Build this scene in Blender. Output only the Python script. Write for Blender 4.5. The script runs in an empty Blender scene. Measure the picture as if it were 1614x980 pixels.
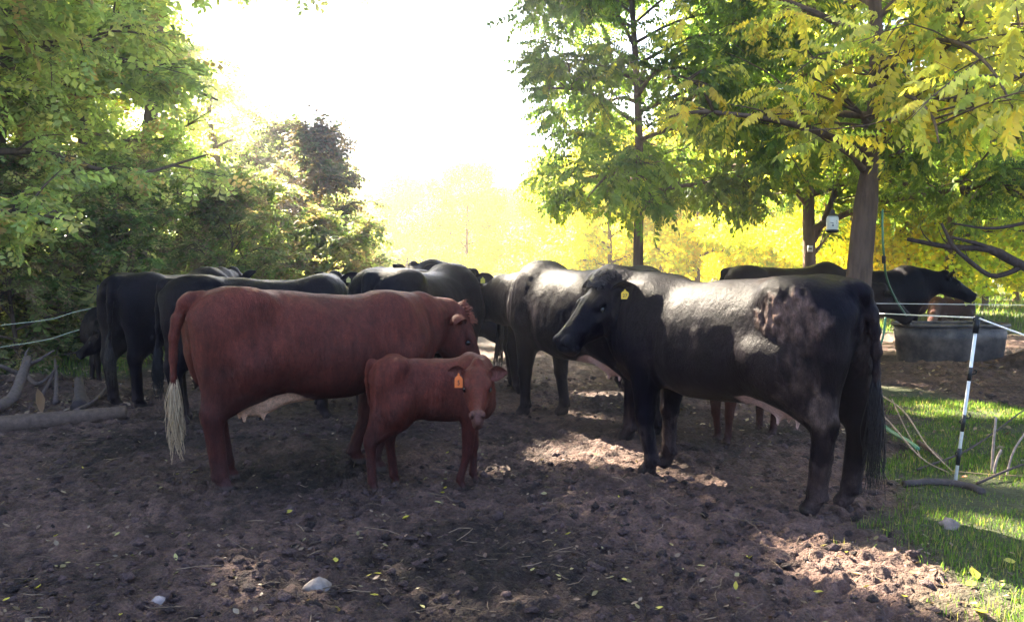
import bpy, math, random
import numpy as np
from mathutils import Vector, Matrix

SC = bpy.context.scene
COL = SC.collection
PI = math.pi

# ------------------------------------------------------------------ camera
FPX = 1300.0; CAMH = 1.45; HORIZ = 422.0
PITCH = math.atan((490 - HORIZ) / FPX)
cam = bpy.data.cameras.new('camera'); camo = bpy.data.objects.new('camera', cam); COL.objects.link(camo)
cam.sensor_width = 36; cam.lens = 36 * FPX / 1614; cam.clip_start = 0.1; cam.clip_end = 3000
camo.location = (0, 0, CAMH); camo.rotation_euler = (PI / 2 - PITCH, 0, 0)
SC.camera = camo

# ------------------------------------------------------------------ light
SUN_AZ, SUN_EL = math.radians(-34), math.radians(40)
SUNV = np.array([math.sin(SUN_AZ) * math.cos(SUN_EL), math.cos(SUN_AZ) * math.cos(SUN_EL), math.sin(SUN_EL)])
w = bpy.data.worlds.new('World'); SC.world = w; w.use_nodes = True
nt = w.node_tree; bg = nt.nodes['Background']
sky = nt.nodes.new('ShaderNodeTexSky'); sky.sky_type = 'NISHITA'; sky.sun_disc = False
sky.sun_elevation = SUN_EL; sky.sun_rotation = SUN_AZ
sky.air_density = .7; sky.dust_density = 1.2; sky.ozone_density = 2.5
nt.links.new(sky.outputs[0], bg.inputs[0]); bg.inputs[1].default_value = 0.05
sun = bpy.data.lights.new('sun', 'SUN'); sun.energy = 5.0; sun.angle = math.radians(0.55); sun.color = (1.0, 0.87, 0.68)
suno = bpy.data.objects.new('sun', sun); COL.objects.link(suno)
suno.rotation_euler = Vector(SUNV).to_track_quat('Z', 'Y').to_euler()
SC.view_settings.view_transform = 'Standard'; SC.view_settings.look = 'None'
SC.view_settings.exposure = 4.45; SC.view_settings.gamma = 1
SC.render.engine = 'CYCLES'
SC.cycles.max_bounces = 6; SC.cycles.diffuse_bounces = 3; SC.cycles.glossy_bounces = 2
SC.cycles.transmission_bounces = 4; SC.cycles.volume_bounces = 0; SC.cycles.transparent_max_bounces = 6
SC.cycles.use_denoising = True; SC.cycles.caustics_reflective = False; SC.cycles.caustics_refractive = False
SC.cycles.sample_clamp_indirect = 6

# ------------------------------------------------------------------ pixel helpers (reference pixels, 1614 wide)
def ray(px, py):
    u = (490 - py) / FPX; r = (px - 807) / FPX; c, s = math.cos(PITCH), math.sin(PITCH)
    return np.array([r, c + u * s, -s + u * c])
def at(px, py, D):
    d = ray(px, py); return np.array([0, 0, CAMH]) + d * (D / d[1])
def G(px, py, z=0.0):
    d = ray(px, py); t = (z - CAMH) / d[2]; p = np.array([0, 0, CAMH]) + d * t; return p

# ------------------------------------------------------------------ generic helpers
def tag(o, label=None, cat=None, group=None, kind=None):
    if label: o['label'] = label
    if cat: o['category'] = cat
    if group: o['group'] = group
    if kind: o['kind'] = kind
    return o
def empty(name, loc=(0, 0, 0), rz=0):
    o = bpy.data.objects.new(name, None); COL.objects.link(o); o.location = loc; o.rotation_euler = (0, 0, rz)
    o.empty_display_size = .2
    return o
def mesh_np(name, V, Q=None, T=None, col=None, smooth=True, extra=None):
    """V (n,3); Q (m,4) quads; T (k,3) tris; col (n,3) linear colours on points"""
    me = bpy.data.meshes.new(name)
    V = np.asarray(V, dtype=np.float32)
    Q = np.zeros((0, 4), np.int32) if Q is None else np.asarray(Q, dtype=np.int32)
    T = np.zeros((0, 3), np.int32) if T is None else np.asarray(T, dtype=np.int32)
    nq, ntr = len(Q), len(T)
    me.vertices.add(len(V)); me.vertices.foreach_set('co', V.ravel())
    me.loops.add(nq * 4 + ntr * 3)
    me.loops.foreach_set('vertex_index', np.concatenate([Q.ravel(), T.ravel()]).astype(np.int32))
    me.polygons.add(nq + ntr)
    st = np.concatenate([np.arange(nq) * 4, nq * 4 + np.arange(ntr) * 3]).astype(np.int32)
    me.polygons.foreach_set('loop_start', st)
    me.polygons.foreach_set('use_smooth', np.full(nq + ntr, smooth))
    if col is not None:
        a = me.color_attributes.new('Col', 'FLOAT_COLOR', 'POINT')
        c = np.ones((len(V), 4), np.float32); c[:, :3] = col
        a.data.foreach_set('color', c.ravel())
    if extra:
        for k, v in extra.items():
            a = me.attributes.new(k, 'FLOAT', 'POINT'); a.data.foreach_set('value', np.asarray(v, np.float32))
    me.update(calc_edges=True)
    return me
def link(name, me, mat=None, parent=None, loc=None):
    o = bpy.data.objects.new(name, me); COL.objects.link(o)
    if mat is not None and len(me.materials) == 0: me.materials.append(mat)
    if parent is not None: o.parent = parent
    if loc is not None: o.location = loc
    return o

def _hash(ix, iy, iz, s):
    h = (ix * 73856093) ^ (iy * 19349663) ^ (iz * 83492791) ^ (s * 2654435761 & 0x7fffffff)
    h = (h ^ (h >> 13)) * 1274126177; h = h & 0x7fffffff; h = (h ^ (h >> 11)) * 668265263 & 0x7fffffff
    return ((h >> 7) & 0xffff) / 65535.0
def vnoise(P, seed=0):
    P = np.asarray(P, float); I = np.floor(P).astype(np.int64); f = P - I; f = f * f * (3 - 2 * f)
    r = 0
    for dx in (0, 1):
        wx = f[:, 0] if dx else 1 - f[:, 0]
        for dy in (0, 1):
            wy = f[:, 1] if dy else 1 - f[:, 1]
            for dz in (0, 1):
                wz = f[:, 2] if dz else 1 - f[:, 2]
                r = r + wx * wy * wz * _hash(I[:, 0] + dx, I[:, 1] + dy, I[:, 2] + dz, seed)
    return r * 2 - 1
def fbm(P, oct=4, seed=0, lac=2.03, gain=.5):
    a = 1; s = 0; t = 0; P = np.asarray(P, float)
    for i in range(oct):
        s = s + a * vnoise(P, seed + i * 17); t += a; a *= gain; P = P * lac + 3.7
    return s / t
def worley(P2, seed=0):
    """F1, F2 distance and id in 2-D"""
    I = np.floor(P2).astype(np.int64); d1 = np.full(len(P2), 9.); d2 = np.full(len(P2), 9.); idv = np.zeros(len(P2))
    for dx in (-1, 0, 1):
        for dy in (-1, 0, 1):
            cx, cy = I[:, 0] + dx, I[:, 1] + dy; z = np.zeros_like(cx)
            x = cx + _hash(cx, cy, z, seed); y = cy + _hash(cx, cy, z + 5, seed + 3)
            d = np.hypot(P2[:, 0] - x, P2[:, 1] - y); h = _hash(cx, cy, z + 9, seed + 7)
            m = d < d1
            d2 = np.where(m, d1, np.minimum(d2, d)); idv = np.where(m, h, idv); d1 = np.where(m, d, d1)
    return d1, d2, idv

def smooth_path(pts, n):
    pts = np.asarray(pts, float)
    if len(pts) < 3:
        t = np.linspace(0, 1, n)[:, None]; return pts[0] * (1 - t) + pts[-1] * t
    P = np.vstack([2 * pts[0] - pts[1], pts, 2 * pts[-1] - pts[-2]]); m = len(pts) - 1
    out = []
    for k in range(n):
        u = k / (n - 1) * m; i = min(int(u), m - 1); t = u - i
        p0, p1, p2, p3 = P[i:i + 4]
        out.append(.5 * (2 * p1 + (p2 - p0) * t + (2 * p0 - 5 * p1 + 4 * p2 - p3) * t * t + (3 * p1 - p0 - 3 * p2 + p3) * t ** 3))
    return np.array(out)
class MB:
    """collects tubes and shapes into one mesh"""
    def __init__(s): s.V = []; s.Q = []; s.T = []; s.C = []; s.n = 0
    def add(s, V, Q=None, T=None, col=(1, 1, 1)):
        V = np.asarray(V, float)
        s.V.append(V); c = np.asarray(col, float)
        s.C.append(np.broadcast_to(c, (len(V), 3)))
        if Q is not None and len(Q): s.Q.append(np.asarray(Q) + s.n)
        if T is not None and len(T): s.T.append(np.asarray(T) + s.n)
        s.n += len(V)
    def tube(s, path, rad, sides=8, cap=True, col=(1, 1, 1), rough=0, seed=0):
        path = np.asarray(path, float); n = len(path)
        rad = np.broadcast_to(np.asarray(rad, float), (n,)) if np.ndim(rad) else np.full(n, rad)
        T = np.gradient(path, axis=0); T /= np.linalg.norm(T, axis=1)[:, None] + 1e-9
        ref = np.array([0, 0, 1.]) if abs(T[0][2]) < .9 else np.array([1., 0, 0])
        N = np.zeros_like(T); v = ref - T[0] * ref.dot(T[0]); v /= np.linalg.norm(v); N[0] = v
        for i in range(1, n):
            v = N[i - 1] - T[i] * N[i - 1].dot(T[i]); N[i] = v / (np.linalg.norm(v) + 1e-9)
        B = np.cross(T, N); a = np.linspace(0, 2 * PI, sides, endpoint=False)
        ring = N[:, None, :] * np.cos(a)[None, :, None] + B[:, None, :] * np.sin(a)[None, :, None]
        R = rad[:, None] * np.ones((n, sides))
        V = path[:, None, :] + ring * R[:, :, None]
        V = V.reshape(-1, 3)
        if rough:
            nn = fbm(V * np.array([9, 9, 2.5]), 3, seed); V = V + ring.reshape(-1, 3) * (nn * rough * np.repeat(rad, sides))[:, None]
        i = np.arange(n - 1)[:, None] * sides; j = np.arange(sides)[None, :]; k = (j + 1) % sides
        Q = np.stack([i + j, i + k, i + sides + k, i + sides + j], -1).reshape(-1, 4)
        Tt = []
        if cap:
            V = np.vstack([V, path[0], path[-1]]); c0, c1 = n * sides, n * sides + 1
            for q in range(sides):
                Tt.append((c0, (q + 1) % sides, q)); Tt.append((c1, (n - 1) * sides + q, (n - 1) * sides + (q + 1) % sides))
        s.add(V, Q, Tt, col)
    def lathe(s, prof, axis=(0, 0, 0), sides=24, col=(1, 1, 1), sx=1, sy=1):
        prof = np.asarray(prof, float); a = np.linspace(0, 2 * PI, sides, endpoint=False); n = len(prof)
        V = np.stack([axis[0] + prof[:, :1] * np.cos(a) * sx, axis[1] + prof[:, :1] * np.sin(a) * sy, axis[2] + prof[:, 1:] + 0 * a], -1).reshape(-1, 3)
        i = np.arange(n - 1)[:, None] * sides; j = np.arange(sides)[None, :]; k = (j + 1) % sides
        s.add(V, np.stack([i + j, i + k, i + sides + k, i + sides + j], -1).reshape(-1, 4), None, col)
    def box(s, c, d, R=None, col=(1, 1, 1)):
        g = np.array([(x, y, z) for x in (-.5, .5) for y in (-.5, .5) for z in (-.5, .5)]) * np.asarray(d)
        if R is not None: g = g @ np.asarray(R).T
        s.add(g + np.asarray(c), [(0, 1, 3, 2), (4, 6, 7, 5), (0, 4, 5, 1), (2, 3, 7, 6), (0, 2, 6, 4), (1, 5, 7, 3)], None, col)
    def mesh(s, name, smooth=True):
        return mesh_np(name, np.vstack(s.V), np.vstack(s.Q) if s.Q else None, np.vstack(s.T) if s.T else None, np.vstack(s.C), smooth)
    def build(s, name, mat, parent=None, smooth=True, loc=None):
        return link(name, s.mesh(name, smooth), mat, parent, loc)

# ------------------------------------------------------------------ materials
def newmat(name):
    m = bpy.data.materials.new(name); m.use_nodes = True; nt = m.node_tree
    return m, nt, nt.nodes['Principled BSDF']
def _noise(nt, scale, detail=4, rough=.55, coord=None):
    n = nt.nodes.new('ShaderNodeTexNoise'); n.inputs['Scale'].default_value = scale; n.inputs['Detail'].default_value = detail
    n.inputs['Roughness'].default_value = rough
    if coord is not None: nt.links.new(coord, n.inputs['Vector'])
    return n
def _bump(nt, h, strength, dist, prev=None):
    b = nt.nodes.new('ShaderNodeBump'); b.inputs['Strength'].default_value = strength; b.inputs['Distance'].default_value = dist
    nt.links.new(h, b.inputs['Height'])
    if prev is not None: nt.links.new(prev, b.inputs['Normal'])
    return b
def _coord(nt, scale=(1, 1, 1), kind='Object'):
    t = nt.nodes.new('ShaderNodeTexCoord'); m = nt.nodes.new('ShaderNodeMapping'); m.inputs['Scale'].default_value = scale
    nt.links.new(t.outputs[kind], m.inputs['Vector']); return m.outputs[0]
def _mulcol(nt, a, fac, lo, hi):
    """a colour socket * (lo..hi by fac)"""
    mr = nt.nodes.new('ShaderNodeMapRange'); mr.inputs['From Min'].default_value = .3; mr.inputs['From Max'].default_value = .7
    mr.inputs['To Min'].default_value = lo; mr.inputs['To Max'].default_value = hi; nt.links.new(fac, mr.inputs['Value'])
    v = nt.nodes.new('ShaderNodeVectorMath'); v.operation = 'SCALE'; nt.links.new(a, v.inputs[0]); nt.links.new(mr.outputs[0], v.inputs['Scale'])
    return v.outputs[0]
def vcol_mat(name, rough=.8, spec=.3, nscale=30, lo=.75, hi=1.25, bump=.4, bdist=.01, stretch=(1, 1, 1), bscale=None, sheen=0):
    m, nt, p = newmat(name); a = nt.nodes.new('ShaderNodeVertexColor'); a.layer_name = 'Col'
    c = _coord(nt, stretch); n = _noise(nt, nscale, 5, .6, c)
    nt.links.new(_mulcol(nt, a.outputs[0], n.outputs[0], lo, hi), p.inputs['Base Color'])
    p.inputs['Roughness'].default_value = rough; p.inputs['Specular IOR Level'].default_value = spec
    if sheen: p.inputs['Sheen Weight'].default_value = sheen; p.inputs['Sheen Roughness'].default_value = .4
    if bump:
        n2 = _noise(nt, bscale or nscale * 1.7, 6, .65, c); nt.links.new(_bump(nt, n2.outputs[0], bump, bdist).outputs[0], p.inputs['Normal'])
    return m
def leaf_mat(name, trans=.5, gloss=.15):
    m, nt, p = newmat(name); a = nt.nodes.new('ShaderNodeVertexColor'); a.layer_name = 'Col'
    nt.nodes.remove(p); out = nt.nodes['Material Output']
    d = nt.nodes.new('ShaderNodeBsdfPrincipled'); t = nt.nodes.new('ShaderNodeBsdfTranslucent'); mx = nt.nodes.new('ShaderNodeMixShader')
    d.inputs['Roughness'].default_value = .45; d.inputs['Specular IOR Level'].default_value = gloss
    nt.links.new(a.outputs[0], d.inputs['Base Color'])
    v = nt.nodes.new('ShaderNodeVectorMath'); v.operation = 'MULTIPLY'; v.inputs[1].default_value = (1.35, 1.5, .8)
    nt.links.new(a.outputs[0], v.inputs[0]); nt.links.new(v.outputs[0], t.inputs[0])
    mx.inputs[0].default_value = trans
    nt.links.new(d.outputs[0], mx.inputs[1]); nt.links.new(t.outputs[0], mx.inputs[2]); nt.links.new(mx.outputs[0], out.inputs[0])
    return m
M = {}
M['bark'] = vcol_mat('bark', .9, .15, 14, .55, 1.35, 1.0, .03, (1, 1, .18), 22)
M['leaf'] = leaf_mat('leaf', .64)
M['wood'] = vcol_mat('dead_wood', .85, .2, 25, .6, 1.3, .6, .01, (1, 1, 1))
M['plain'] = vcol_mat('painted_plastic', .5, .4, 40, .9, 1.08, .1, .002)
M['litter'] = leaf_mat('fallen_leaf', .15, .3)
# ------------------------------------------------------------------ cattle: one continuous body from a distance field
def surface_nets(F, org, h):
    S = F < 0
    c = np.zeros(tuple(n - 1 for n in F.shape), np.int8)
    for a in (0, 1):
        for b in (0, 1):
            for d in (0, 1):
                c += S[a:F.shape[0] - 1 + a, b:F.shape[1] - 1 + b, d:F.shape[2] - 1 + d]
    act = (c > 0) & (c < 8); I = np.argwhere(act); N = len(I)
    idx = np.full(act.shape, -1, np.int32); idx[act] = np.arange(N)
    cor = {}
    for a in (0, 1):
        for b in (0, 1):
            for d in (0, 1): cor[(a, b, d)] = F[I[:, 0] + a, I[:, 1] + b, I[:, 2] + d]
    acc = np.zeros((N, 3)); cnt = np.zeros(N)
    for p in cor:
        for ax in range(3):
            if p[ax] == 1: continue
            q = list(p); q[ax] = 1; q = tuple(q); A, B = cor[p], cor[q]; m = (A < 0) != (B < 0)
            t = np.where(m, A / np.where(m, A - B, 1), 0); e = np.array(p, float)[None, :] * np.ones((N, 1)); e[:, ax] = t
            acc += e * m[:, None]; cnt += m
    V = (I + acc / cnt[:, None]) * h + org
    Q = []
    for ax in range(3):
        o1, o2 = [(1, 2), (2, 0), (0, 1)][ax]
        sl0 = [slice(None)] * 3; sl1 = [slice(None)] * 3; sl0[ax] = slice(0, -1); sl1[ax] = slice(1, None)
        A, B = S[tuple(sl0)], S[tuple(sl1)]; E = np.argwhere(A != B)
        ok = (E[:, o1] > 0) & (E[:, o2] > 0) & (E[:, o1] < F.shape[o1] - 1) & (E[:, o2] < F.shape[o2] - 1); E = E[ok]
        fl = A[E[:, 0], E[:, 1], E[:, 2]]
        def g(d1, d2):
            K = E.copy(); K[:, o1] -= d1; K[:, o2] -= d2; return idx[K[:, 0], K[:, 1], K[:, 2]]
        q = np.stack([g(1, 1), g(0, 1), g(0, 0), g(1, 0)], 1)
        q[~fl] = q[~fl][:, ::-1]; Q.append(q)
    return V, np.vstack(Q)

class Field:
    def __init__(s, lo, hi, h):
        s.h = h; s.org = np.array(lo, float); s.n = np.ceil((np.array(hi) - s.org) / h).astype(int) + 1
        s.F = np.full(tuple(s.n), 1.0, np.float32)
    def box(s, lo, hi, m):
        a = np.maximum(np.floor((np.array(lo) - m - s.org) / s.h).astype(int), 0)
        b = np.minimum(np.ceil((np.array(hi) + m - s.org) / s.h).astype(int) + 1, s.n)
        if (b <= a).any(): return None
        g = [s.org[i] + np.arange(a[i], b[i]) * s.h for i in range(3)]
        X, Y, Z = np.meshgrid(*g, indexing='ij', sparse=False)
        return (slice(a[0], b[0]), slice(a[1], b[1]), slice(a[2], b[2])), np.stack([X, Y, Z], -1)
    def blend(s, sl, d, k):
        A = s.F[sl]; hh = np.maximum(k - np.abs(A - d), 0) / k; s.F[sl] = np.minimum(A, d) - hh * hh * k * .25
    def carve(s, sl, d, k):
        A = s.F[sl]; d = -d; hh = np.maximum(k - np.abs(A - d), 0) / k; s.F[sl] = np.maximum(A, d) + hh * hh * k * .25
    def cone(s, a, b, ra, rb, k=.05, ax=None, sc=1.0, op='blend'):
        a = np.array(a, float); b = np.array(b, float); r = max(ra, rb) / min(sc, 1)
        g = s.box(np.minimum(a, b) - r, np.maximum(a, b) + r, k * 1.6 / min(sc, 1) + .02)
        if g is None: return
        sl, P = g; ab = b - a; L = ab.dot(ab) + 1e-9
        t = np.clip(((P - a) @ ab) / L, 0, 1); v = P - a - t[..., None] * ab
        if ax is not None:
            ax = np.array(ax, float); ax = ax - ab * ax.dot(ab) / L; ax /= np.linalg.norm(ax)
            c = v @ ax; v = v - (c * (1 - sc))[..., None] * ax
        getattr(s, op)(sl, np.sqrt((v * v).sum(-1)) - (ra + (rb - ra) * t), k)
    def ell(s, c, r, k=.05, R=None, op='blend'):
        c = np.array(c, float); r = np.array(r, float); m = r.max() if R is not None else r
        g = s.box(c - m, c + m, k * 2 + .02)
        if g is None: return
        sl, P = g; v = P - c
        if R is not None: v = v @ np.asarray(R)       # columns of R = local axes
        q = np.sqrt(((v / r) ** 2).sum(-1)); q2 = np.sqrt(((v / (r * r)) ** 2).sum(-1)) + 1e-6
        getattr(s, op)(sl, q * (q - 1) / q2, k)

def prof(xs, ys, x, sm=.05):
    g = np.linspace(xs[0], xs[-1], 240); y = np.interp(g, xs, ys); n = max(int(sm / (g[1] - g[0])), 1)
    ker = np.hanning(2 * n + 3); ker /= ker.sum(); yp = np.pad(y, n + 1, mode='edge'); y2 = np.convolve(yp, ker, 'valid')
    return np.interp(x, g, y2)

def cow_frame(d, up=(0, 0, 1)):
    d = np.array(d, float); d /= np.linalg.norm(d); up = np.array(up, float); w_ = np.cross(up, d); w_ /= np.linalg.norm(w_)
    v = np.cross(d, w_); return d, v, w_       # forward, up, left

COATS = {
    'black': dict(coat=(.0038, .0026, .0050), under=(.0038, .0026, .0050), ud=(.50, .34, .30), muz=(.012, .010, .012), ear=(.02, .014, .016), hoof=(.02, .017, .015)),
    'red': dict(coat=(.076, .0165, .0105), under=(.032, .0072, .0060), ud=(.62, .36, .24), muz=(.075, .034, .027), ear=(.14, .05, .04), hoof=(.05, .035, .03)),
}
def make_animal(name, label, cat, P, hindfoot, frontfoot, coat='black', scale=1.0, res=.014, group=None, rz=None, mud=None, part_detail=True):
    """P: pose and build. hindfoot / frontfoot: world xy of the mid points between the feet"""
    C = COATS[coat]; calf = P.get('calf', False); lying = P.get('lying', False)
    dep = P.get('depth', 1.0); wid = P.get('width', 1.0); h = res / scale
    hx, fx = -.74, .52
    feet = P.get('feet', {}); dz = -.50 if lying else 0.0
    head_p = np.array(P.get('head', (1.15, 0, 1.25))); hd, hv, hw = cow_frame(P.get('hdir', (.8, 0, -.6)), P.get('hup', (0, 0, 1)))
    head_p = head_p + np.array([0, 0, dz]); HS = P.get('hscale', 1.0) * 1.10
    ext = np.vstack([head_p + hd * .62 * HS, head_p - hd * .15, head_p + hw * .34, head_p - hw * .34, head_p + hv * .25, head_p - hv * .3])
    lo = np.minimum([-1.08, -.48, -.02], ext.min(0) - .03); hi = np.maximum([.98, .48, 1.55], ext.max(0) + .03); lo[2] = max(lo[2], -.02)
    F = Field(lo, hi, h)
    # trunk ---------------------------------------------------------------
    tx = [-.90, -.86, -.78, -.66, -.50, -.30, -.05, .20, .42, .58, .70, .80, .86]
    top = [1.235, 1.29, 1.32, 1.345, 1.355, 1.34, 1.325, 1.33, 1.365, 1.36, 1.29, 1.18, 1.10]
    bot = [1.02, .92, .82, .74, .66, .605, .555, .555, .60, .64, .67, .72, .82]
    wd = [.10, .16, .215, .262, .285, .315, .355, .345, .285, .235, .20, .155, .10]
    if calf:
        top = [1.20, 1.27, 1.315, 1.34, 1.345, 1.33, 1.32, 1.325, 1.345, 1.34, 1.28, 1.19, 1.11]
        bot = [1.04, .96, .90, .86, .81, .77, .74, .73, .74, .74, .76, .80, .88]
        wd = [.08, .13, .18, .215, .225, .235, .25, .25, .235, .21, .18, .14, .09]
    for k_, v_ in P.get('top', {}).items(): top[k_] += v_
    top = np.array(top); bot = top - (top - np.array(bot)) * dep; wd = np.array(wd) * wid
    g = F.box([-1.1, -.48, .3 + dz], [1.15, .48, 1.55 + dz], .1)
    sl, Pp = g; x, y, z = Pp[..., 0], Pp[..., 1], Pp[..., 2] - dz
    xc = np.clip(x, -.90, .86); xu = np.linspace(-.90, .86, 400)
    T1, B1, W1 = prof(tx, top, xu), prof(tx, bot, xu), prof(tx, wd, xu)
    e = np.ones_like(xu); e = np.minimum(e, np.sqrt(np.clip((xu + .90) / .09, 0, 1) * (2 - np.clip((xu + .90) / .09, 0, 1)) + 1e-4)); q_ = np.clip((.86 - xu) / .14, 0, 1); e = np.minimum(e, np.sqrt(q_ * (2 - q_) + 1e-4))
    mid = (T1 + B1) / 2; T1 = mid + (T1 - mid) * e; B1 = mid + (B1 - mid) * e; W1 = W1 * e
    t_, b_, w_ = np.interp(xc, xu, T1), np.interp(xc, xu, B1), np.interp(xc, xu, W1)
    cz = (t_ + b_) / 2; hh = np.maximum((t_ - b_) / 2, .01); vz = (z - cz) / hh
    hip = np.clip((-.25 - xc) / .3, 0, 1); barrel = np.exp(-((xc - .02) / .38) ** 2)
    wv = w_ * (1 + hip * .10 * np.clip(vz, -1, 1) - barrel * .10 * np.clip(vz + .15, -1, 1) - (1 - hip) * .12 * np.clip(vz, 0, 1) * (1 - barrel))
    nexp = 2.25 + .35 * hip
    q = ((np.abs(y) / wv) ** nexp + np.abs(vz) ** nexp + 1e-9) ** (1 / nexp)
    rr_ = np.sqrt(y * y + (z - cz) ** 2) + 1e-6
    d = np.where(q > 1, (1 - 1 / q) * rr_, (q - 1) * np.minimum(wv, hh)) + np.maximum(np.abs(x - xc), 0) * .9
    F.blend(sl, d, .01)
    Z = lambda p: (p[0], p[1], p[2] + dz)
    tsh = P.get('top', {}).get(8, 0)
    for s in (-1, 1):
        # shoulder, hooks, pins, thighs
        ty = wid if not calf else wid * .82
        F.cone(Z((.50, s * .12 * ty, 1.27 + tsh)), Z((.62, s * .19 * ty, .92)), .07, .085, .14)
        F.ell(Z((.48, s * .19 * ty, 1.02)), (.19, .10, .27), .10)
        F.ell(Z((.66, s * .15 * ty, .90)), (.11, .09, .13), .08)
        if not lying or True:
            F.ell(Z((-.50, s * .215 * ty, 1.265)), (.10, .065, .06), .12)
            F.ell(Z((-.85, s * .10 * ty, 1.16)), (.06, .05, .07), .07)
            F.ell(Z((-.64, s * .165 * ty, 1.02)), (.23, .125, .30), .14)
            F.ell(Z((-.74, s * .14 * ty, .95)), (.145, .10, .26), .08)
        f = feet
        kf = 'FL' if s > 0 else 'FR'; kh = 'HL' if s > 0 else 'HR'
        fxo, fyo, flift = f.get(kf, (0, 0, 0)); hxo, hyo, hlift = f.get(kh, (0, 0, 0))
        tl = 1.0 if not calf else 1.12   # calves: relatively thick joints
        if lying:
            F.cone((.45, s * .2, .30), (.62, s * .26, .10), .12, .06, .06); F.cone((.62, s * .26, .08), (.36, s * .30, .07), .055, .045, .05)
            F.cone((-.55, s * .22, .35), (-.20, s * .34, .16), .17, .09, .08); F.cone((-.20, s * .34, .12), (-.55, s * .38, .07), .07, .05, .05)
            continue
        # front leg
        el = np.array([.50, s * .185 * ty, .80]); ft = np.array([fx + fxo, s * .155 * ty + fyo, .0 + flift])
        kn = el * .45 + ft * .55 + np.array([.02, s * .0, .045]); kn[2] = .415 + flift * .8; ftl = np.array([ft[0] - .015, ft[1], .125 + flift])
        if flift > .05: kn = kn + np.array([.10, 0, .02])
        F.cone(el + [0, 0, .06], kn, .125, .056 * tl, .07, (1, 0, 0), .86)
        F.ell(kn, np.array([.062, .058, .075]) * tl, .03)
        F.cone(kn - [0, 0, .03], ftl, .054 * tl, .046 * tl, .03)
        F.ell(ftl, np.array([.052, .05, .05]) * tl, .02)
        for c2 in (-1, 1):
            F.cone(ftl - [0, 0, .02], ft + [.028, c2 * .026, .036], .042, .045, .012)
            F.ell(ftl + [-.045, c2 * .022, -.02], (.018, .014, .02), .01)
        # hind leg
        st = np.array([-.43, s * .20 * ty, .80]); ft = np.array([hx + hxo, s * .15 * ty + hyo, .0 + hlift])
        hk = np.array([ft[0] - .075 + (-.55 - ft[0]) * .12, ft[1] + s * .012 , .50 + hlift * .9]); ftl = np.array([ft[0] - .012, ft[1], .125 + hlift])
        F.cone(st + [.02, 0, .05], st * .6 + np.array([-.62, s * .16 * ty, .86]) * .4, .135, .13, .14, (1, 0, .2), .8)
        F.cone(st + [-.08, -s * .02, -.02], hk + [.01, 0, .02], .128, .052 * tl, .11, (1, 0, .55), .72)
        F.cone((-.76, s * .135 * ty, .92), hk + [-.03, 0, .06], .10, .036, .06)
        F.ell(hk + [-.035, 0, .03], np.array([.045, .036, .05]) * tl, .04)
        F.ell(hk, np.array([.062, .05, .075]) * tl, .04)
        F.cone(hk - [0, 0, .02], ftl, .056 * tl, .048 * tl, .03, (1, 0, 0), .85)
        F.ell(ftl, np.array([.054, .05, .052]) * tl, .02)
        for c2 in (-1, 1):
            F.cone(ftl - [0, 0, .02], ft + [.032, c2 * .026, .036], .042, .046, .012)
            F.ell(ftl + [-.048, c2 * .022, -.02], (.018, .014, .02), .01)
    # brisket, sternum
    F.ell(Z((.70, 0, .74 if not calf else .86)), (.17, .105, .14), .10)
    F.ell(Z((-.87, 0, 1.275)), (.07, .045, .05), .06)
    # neck
    n0 = np.array([.56, 0, 1.06 + dz + tsh]); hb = head_p - hd * .02 * HS - hv * .03 * HS
    dirn = hb - n0; nm = P.get('neckmid'); nm = (n0 + dirn * .5 + np.array([0, 0, P.get('crest', .03)])) if nm is None else np.array(nm) + [0, 0, dz]
    t = 1.0 if not calf else .84
    F.cone(n0, nm, .20 * t, .145 * t, .17, (0, 0, 1), .66 if not calf else .75)
    F.cone(nm, hb, .145 * t, .108 * HS, .09, (0, 0, 1), .72)
    F.cone(n0 + [.12, 0, -.16], nm * .45 + hb * .55 + np.array([0, 0, -.12]), .10 * t, .06, .10)
    # tail
    tl_ = P.get('tail', [(-.80, 0, 1.29), (-.885, 0, 1.255), (-.925, 0, 1.12), (-.935, 0, .85), (-.94, 0, .62)])
    tp = smooth_path(np.array(tl_) + [0, 0, dz], 8)
    for i in range(7): F.cone(tp[i], tp[i + 1], .044 - .0038 * i, .044 - .0038 * (i + 1), .035 - .002 * i)
    # udder
    if P.get('udder'):
        us = P.get('udsize', 1.0); uz = .635 + (1 - us) * .3; F.ell((-.47, 0, uz - .01), (.22 * us, .155 * us, .155 * us), .06); F.ell((-.26, 0, .61 + (1 - us) * .3), (.18 * us, .10 * us, .06 * us), .08); F.ell((-.54, 0, uz + .04), (.12, .10, .13), .05)
        for a, b in ((-.56, .06), (-.56, -.06), (-.43, .055), (-.43, -.055)): F.cone((a, b, uz - .10), (a + .01, b * 1.15, uz - .185), .019, .012, .03)
    # head
    m = .3 * HS; g = F.box(head_p - .85 * HS, head_p + .85 * HS, .0); sl, Pp = g; v = (Pp - head_p) / HS
    u_, v_, w2 = v @ hd, v @ hv, v @ hw
    uu = np.linspace(-.08, .53, 240)
    hx_ = [-.08, -.02, .06, .14, .22, .32, .41, .47, .51, .53]
    ht = [.085, .115, .12, .110, .095, .075, .060, .052, .034, .0]
    hb_ = [-.11, -.15, -.178, -.182, -.165, -.13, -.108, -.10, -.085, -.05]
    hw_ = [.08, .098, .108, .112, .098, .074, .066, .073, .066, .05]
    if calf: hw_ = [.10, .128, .135, .132, .108, .076, .062, .062, .054, .04]
    if calf: ht = [.09, .125, .13, .115, .09, .062, .046, .040, .024, .0]
    A1, B1, W1 = prof(hx_, ht, uu, .03), prof(hx_, hb_, uu, .03), prof(hx_, hw_, uu, .03)
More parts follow.
